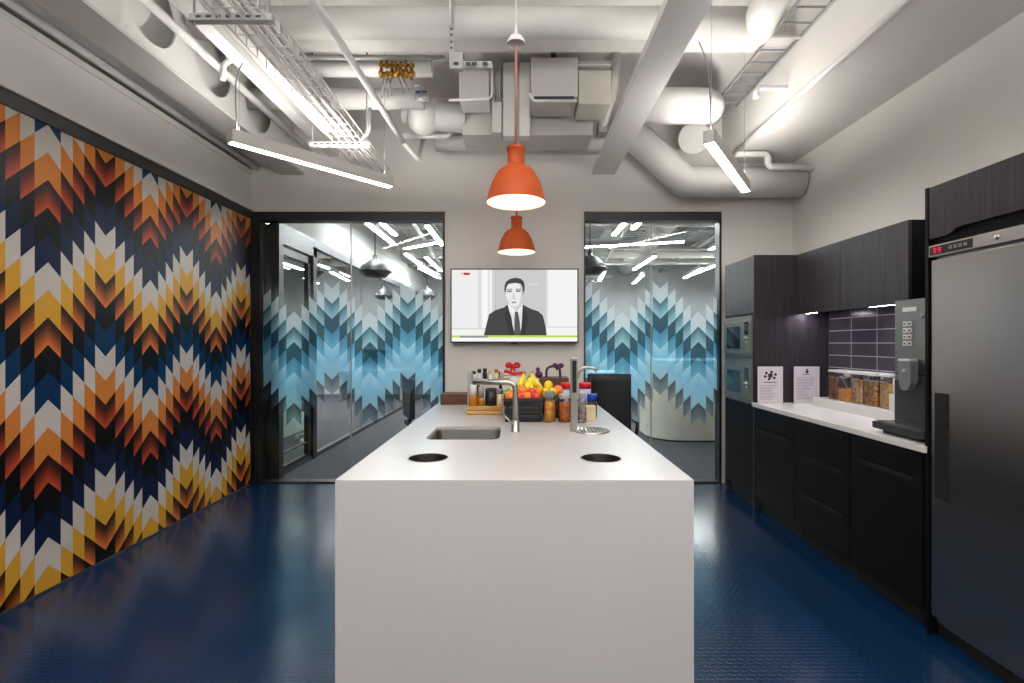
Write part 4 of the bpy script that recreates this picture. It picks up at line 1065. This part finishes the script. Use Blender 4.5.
# ------------------------------------------------------------------ the office beyond the glass
OX0, OX1, OY1 = -7.0, 7.0, 13.5
struct('floor_2', MB().box(OX0, OX1, YB+.001, OY1, -.1, 0), CARPET)
struct('ceiling_2', MB().box(OX0, OX1, YB+.13, OY1, 3.9, 4.0), paint('office_ceiling', (196, 194, 192), rough=.8, var=.3, scale=1.8))
struct('wall_end', MB().box(OX0, OX1, OY1, OY1+.1, 0, 4), paint('office_wall', (165, 168, 168), rough=.8, var=.1, scale=1.5))
struct('wall_office_left', MB().box(OX0-.1, OX0, YB, OY1, 0, 4), WALL)
struct('wall_office_right', MB().box(OX1, OX1+.1, YB, OY1, 0, 4), WALL)
struct('wall_office_upper', MB().box(-2.62, -2.5, YB+.13, OY1, 2.66, 3.14), paint('office_upper_wall', (176, 174, 170), rough=.8))
struct('wall_office_bulkhead', MB().box(-2.66, -2.62, YB+.13, OY1, 3.14, 3.9), PALEG)
# left glazed partition along the corridor
PX = -2.52
w3 = sthing('window_3', (PX, 8, 0))
b = MB(); b.box(PX-.04, PX+.04, YB+.13, 13, 2.56, 2.66); b.box(PX-.03, PX+.03, YB+.13, 13, 0, .05)
for yy in (7.9, 9.9, 11.9): b.box(PX-.004, PX+.004, yy-.004, yy+.004, .05, 2.56)
struct('window_frame', b, DGREY, w3)
struct('window_pane', MB().quad([(PX, 6.05, .05), (PX, 13, .05), (PX, 13, 2.56), (PX, 6.05, 2.56)]), GLASST, w3)
d1 = sthing('door_1', (PX, 5.5, 0))
b = MB(); b.box(PX-.05, PX+.05, YB+.13, YB+.21, 0, 2.56); b.box(PX-.05, PX+.05, 5.95, 6.05, 0, 2.56); b.box(PX-.05, PX+.05, YB+.13, 6.05, 2.44, 2.56)
struct('door_frame', b, BLACK, d1)
b = MB(); b.box(PX-.025, PX+.025, YB+.22, YB+.29, .01, 2.42); b.box(PX-.025, PX+.025, 5.86, 5.94, .01, 2.42); b.box(PX-.025, PX+.025, YB+.22, 5.94, 2.34, 2.42); b.box(PX-.025, PX+.025, YB+.22, 5.94, .01, .09); b.box(PX-.02, PX+.02, YB+.22, 5.94, .22, .235)
struct('door_leaf', b, BLACK, d1)
struct('door_glass', MB().quad([(PX, YB+.29, .09), (PX, 5.86, .09), (PX, 5.86, 2.34), (PX, YB+.29, 2.34)]), GLASST, d1)
# pale sideboard behind partition
solo('storage_cabinet', MB().box(-4.6, -3.45, 6.0, 8.3, 0, 1.45, bev=.02), paint('pale_green_white', (196, 206, 196), rough=.5), 'pale greenish storage cabinet behind the glass door', 'cabinet')
# white curved cabinet right
b = MB(); pts = rrect(1.9, 4.6, 7.0, 8.2, .45, 10); b.prism(pts, 'Z', .02, 1.15)
wc = thing('reception_counter', 'cream rounded counter seen through the right glass panel', 'counter', (3.2, 7.5, 0))
obj('counter_body', b, paint('cream_counter', (208, 204, 192), rough=.45), wc)
obj('plinth', MB().prism(rrect(1.93, 4.57, 7.03, 8.17, .43, 10), 'Z', 0, .02), GAP, wc)
# black screen / desk divider
# office chairs
def ochair(x, y, rz, label, seatm, basem):
    t = thing('office_chair', label, 'chair', (x, y, 0), 'office chairs beyond the glass')
    def o(n, mb, m): q = obj(n, mb, m); q.parent = t; return q
    o('seat', MB().box(-.24, .24, -.24, .24, .44, .51, bev=.03), seatm)
    o('backrest', MB().box(-.22, .22, .2, .26, .55, 1.0, bev=.025), seatm)
    o('back_bracket', MB().box(-.03, .03, .2, .24, .44, .58), basem)
    o('gas_lift', MB().tube([(0, 0, .09), (0, 0, .44)], .025), basem)
    for k in range(5):
        a_ = 2*PI*k/5
        b = MB(); b.tube([(0, 0, .11), (.28*math.cos(a_), .28*math.sin(a_), .06)], [.022, .014]); b.sphere((.28*math.cos(a_), .28*math.sin(a_), .03), .03, 10)
        o('base_leg', b, basem)
    t.rotation_euler = (0, 0, rz); return t
ochair(-2.95, 7.2, .6, 'grey office chair with white star base behind the glass partition', DGREY, WHITEP)
ochair(-1.05, 5.75, 2.0, 'black office chair just behind the left glass panel', BLACKP, BLACKP)
bc = thing('mesh_chair', 'black mesh-back chair standing between the island and the right glass', 'chair', (.84, 4.60, 0))
MESHB = paint('black_mesh', (16, 18, 24), rough=.6)
b = MB(); n_ = 12
g_ = []
for j in range(9):
    z = .56+j*.07; row = []
    for i_ in range(n_+1):
        u = i_/n_*2-1; w_ = .198-.03*max(0, (.62-z))*3; row.append(b.bm.verts.new((.815+u*w_, 4.50+.05*(1-u*u)-.04*(1-abs(z-.8)), z)))
    g_.append(row)
for r1, r2 in zip(g_, g_[1:]):
    for k in range(n_):
        f = b.bm.faces.new((r1[k], r1[k+1], r2[k+1], r2[k])); f.smooth = True
o_ = obj('backrest', b, MESHB, bc); md = o_.modifiers.new('t', 'SOLIDIFY'); md.thickness = .02
obj('seat', MB().box(.61, 1.07, 4.46, 4.90, .44, .50, bev=.03), MESHB, bc)
obj('back_post', MB().tube([(.84, 4.46, .60), (.84, 4.42, .50), (.84, 4.55, .43)], .02, fillet=.05), BLACKP, bc)
for sx in (-1, 1): obj('armrest', MB().tube([(.84+sx*.22, 4.55, .47), (.84+sx*.255, 4.56, .66), (.84+sx*.255, 4.82, .66)], .016, fillet=.05), BLACKP, bc)
for (lx, ly) in ((.65, 4.48), (1.03, 4.48), (.65, 4.86), (1.03, 4.86)): obj('leg', MB().tube([(lx, ly, .45), (lx, ly, .001)], .013), BLACKP, bc)
# desks and monitors further back
n = 0
def desk(x, y, label):
    t = thing('office_desk', label, 'desk', (x, y, 0), 'white desks in the office beyond')
    def o(n_, mb, m): q = obj(n_, mb, m); q.parent = t; return q
    o('desktop', MB().box(-.8, .8, -.4, .4, .72, .75, bev=.004), WHITEP)
    for sx in (-.74, .74): o('leg', MB().box(sx-.03, sx+.03, -.36, .36, 0, .72), PALEG)
    return t
for (x, y, lab) in ((-.2, 9.0, 'white desk in the middle of the office beyond'), (1.4, 11.5, 'white desk far back on the right of the office'), (-1.4, 12.5, 'white desk far back on the left of the office')):
    desk(x, y, lab)
    m_ = thing('monitor', 'black monitor on the '+lab, 'monitor', (x, y+.1, .75))
    def o(n_, mb, m): q = obj(n_, mb, m); q.parent = m_; return q
    o('screen', MB().box(-.3, .3, -.02, .02, .12, .48, bev=.005), BLACKP); o('stand', MB().box(-.03, .03, -.01, .03, 0, .2).box(-.12, .12, -.08, .1, 0, .012), BLACKP)
# disc pendants
def dpend(x, y, z, r, label):
    t = thing('dome_pendant', label, 'pendant lamp', (x, y, z), 'dark dome pendants in the office')
    def o(n_, mb, m): q = obj(n_, mb, m); q.parent = t; return q
    o('dish', MB().lathe([(.001, 0), (r*.6, .01), (r, .09), (r*.98, .10), (r*.5, .04), (.001, .03)], (0, 0, 0), 32), BLACK)
    o('cover', MB().lathe([(r*.85, .10), (r*.8, .16), (r*.35, .24), (.03, .26), (.03, .32)], (0, 0, 0), 32), DGREY)
    o('rod', MB().tube([(0, 0, .3), (0, 0, 3.9-z)], .008, seg=8), BLACK)
c = P(375, 278, 7.0); dpend(c.x, c.y, c.z, .24, 'dark dome pendant seen through the left glass panel')
c = P(590, 276, 6.2); dpend(c.x, c.y, c.z, .22, 'dark dome pendant at the left edge of the right glass')
c = P(427, 300, 11.0); dpend(c.x, c.y, c.z, .22, 'small far dome pendant seen through the left glass panel')
# office linear lights: lengthwise rows and a few skewed
OL = emit('office_tube', (252, 252, 255), 70.0)
ol = []
def olight(p, q, label):
    p = Vector(p); q = Vector(q); mid = (p+q)/2; d = q-p; L = d.length; t = thing('office_light', label, 'ceiling light', mid, 'linear lights in the office beyond')
    t.rotation_euler = (0, 0, math.atan2(d.y, d.x))
    def o(n_, mb, m): x = obj(n_, mb, m); x.parent = t; return x
    o('housing', MB().box(-L/2, L/2, -.04, .04, .012, .08), PALEG)
    o('diffuser', MB().box(-L/2, L/2, -.035, .035, 0, .012), OL)
    for s_ in (-1, 1): o('suspension_wire', MB().tube([(s_*L*.4, 0, .08), (s_*L*.4, 0, 3.9-mid.z)], .003, seg=6), PALEG)
rows = [((-2.1, 6.5), (-2.1, 8.2)), ((-1.9, 6.4), (-1.9, 7.6)), ((-2.1, 9.2), (-2.1, 11)), ((-1.8, 9.6), (-1.8, 11.4)), ((-2.0, 8.7), (-1.25, 8.1)), ((-1.3, 7.0), (-1.3, 8.4)),
        ((1.46, 5.9), (1.46, 7.6)), ((1.66, 5.9), (1.66, 7.2)), ((.95, 8.6), (2.7, 8.1)), ((2.6, 9.5), (2.6, 11.2)), ((3.4, 7.2), (3.4, 8.8)), ((1.8, 10.6), (1.8, 12.2)), ((.1, 10.2), (.1, 12)), ((-.8, 10.5), (-.8, 12.3)), ((4.2, 10), (4.2, 12))]
places = ['first at left', 'second at left', 'third at left', 'fourth at left', 'crossing at left', 'skewed at left centre', 'first at right', 'second at right', 'long skewed at right', 'mid right', 'near far-right', 'deep right', 'deep centre', 'deepest centre', 'deep far-right']
for ((x0, y0), (x1, y1)), pl in zip(rows, places):
    olight((x0, y0, 3.05), (x1, y1, 3.05), 'linear office light beyond the glass, '+pl)
for k, (x, y) in enumerate(((-3.3, 5.6), (-3.3, 8.2), (-3.9, 6.4), (-3.9, 9.2), (-4.6, 5.8), (-4.6, 8.4))):
    olight((x, y, 2.95), (x, y+2.1, 2.95), 'meeting room light behind the glass partition, '+('nearest by the door', 'farther in the first row', 'near in the second row', 'far in the second row', 'near in the deepest row', 'far in the deepest row')[k])
for k in range(9):
    x = -2+k*.95; y = 10.0+(k % 3)*.5
    olight((x, y, 2.9), (x+.15, y+1.5, 2.9), 'short linear light far back under the office ceiling')
# office ducts
for k, (p, q, r_, lab) in enumerate((((.2, 5.6, 3.5), (.2, 13.4, 3.6), .16, 'round grey duct running away in the office centre'), ((2.2, 5.6, 3.45), (2.9, 13.4, 3.45), .22, 'fat round duct running away in the office at right'), ((-2.48, 7.4, 3.3), (6, 7.8, 3.3), .10, 'round duct crossing the office ceiling'), ((-2.48, 10.4, 3.3), (6, 10.4, 3.3), .12, 'second round duct crossing the office ceiling'), ((-.9, 5.4, 3.6), (-.9, 13.4, 3.6), .12, 'thin round duct running away in the office at left'))):
    solo('round_duct', MB().tube([p, q], r_, seg=20), DUCTG if k % 2 else PALEG, lab, 'duct')
for k, y in enumerate((6.4, 9.2, 12.2)):
    solo('steel_beam', MB().box(-2.5, 7, y, y+.16, 3.6, 3.9), PALEG, 'grey beam across the office ceiling, '+('nearest', 'middle', 'farthest')[k], 'beam')
for k in range(9):
    x = -2.2+k*.9+random.uniform(-.2, .2); z = random.choice((3.2, 3.35, 3.5)); skew = random.uniform(-.8, .8); r_ = random.choice((.03, .05, .08))
    solo('ceiling_pipe', MB().tube([(x, 5.3, z), (x+skew, 13.4, z)], r_, seg=12), DUCTW if k % 2 else PALEG, 'long pipe running away under the ceiling of the office beyond', 'pipe', 'pipes running away under the office ceiling')
for k in range(6):
    y = 5.8+k*1.35; z = random.choice((3.15, 3.3, 3.42)); r_ = random.choice((.03, .06, .09))
    solo('ceiling_pipe', MB().tube([(-2.5, y, z), (6.5, y+random.uniform(-.6, .9), z)], r_, seg=12), DUCTG, 'pipe crossing under the ceiling of the office beyond', 'pipe', 'pipes crossing under the office ceiling')
for k, (x, y) in enumerate(((-1.2, 6.6), (-.8, 7.8), (1.3, 6.8), (2.0, 8.4), (2.9, 7.4), (.3, 9.4))):
    b = MB(); z = 3.3
    b.box(x-.15, x+.15, y, y+2.2, z, z+.012)
    for q in range(14): b.box(x-.15, x+.15, y+q*.16, y+q*.16+.03, z-.015, z)
    solo('cable_tray', b, GREYP, 'grey cable tray hung under the office ceiling beyond the glass', 'cable tray', 'cable trays under the office ceiling')
# area lamp used for the added kitchen fill
def area(name, loc, size, power, rot=(0, 0, 0), col=(1, .98, .95)):
    l = bpy.data.lights.new(name, 'AREA'); l.energy = power; l.shape = 'RECTANGLE'; l.size, l.size_y = size; l.color = col
    o = bpy.data.objects.new(name, l); COL.objects.link(o); o.location = loc; o.rotation_euler = rot; return o
# kitchen fill: unseen area lamps added above and behind the camera
area('kitchen_fill', (-.4, .2, 2.69), (2.0, .25), 14, col=(1, .96, .92))
area('kitchen_fill', (.6, -1.2, 2.9), (3.0, .3), 20, col=(1, .96, .92))
area('ceiling_fill', (0, .2, 2.75), (4.2, 1.6), 210, rot=(PI, 0, 0), col=(1, .985, .97))  # added lamp facing up, brightens walls by ceiling bounce
area('rear_fill', (0, -2.1, 2.7), (4.6, 1.5), 14, rot=(PI/2+.25, 0, 0), col=(1, .98, .96))  # added soft fill in front of the solid rear wall, no opening there

# world
w = bpy.data.worlds.new('world'); scene.world = w; w.use_nodes = True
w.node_tree.nodes['Background'].inputs[0].default_value = (.8, .82, .85, 1); w.node_tree.nodes['Background'].inputs[1].default_value = .15

# camera
cam = bpy.data.cameras.new('camera'); co = bpy.data.objects.new('camera', cam); COL.objects.link(co)
cam.sensor_width = 36; cam.lens = F/1024*36
co.location = (0, 0, H); co.rotation_euler = (PI/2, 0, 0)
cam.shift_x = -(CX-512)/1024; cam.shift_y = (CY-341.5)/1024; cam.clip_start = .02
scene.camera = co
scene.view_settings.view_transform = 'Standard'
scene.view_settings.look = 'None'
scene.view_settings.exposure = 0.0
scene.cycles.max_bounces = 8; scene.cycles.diffuse_bounces = 4; scene.cycles.glossy_bounces = 4; scene.cycles.transparent_max_bounces = 16
scene.cycles.sample_clamp_indirect = 4.0
scene.cycles.use_denoising = True
for o in bpy.data.objects:
    if '_o' in o: del o['_o']
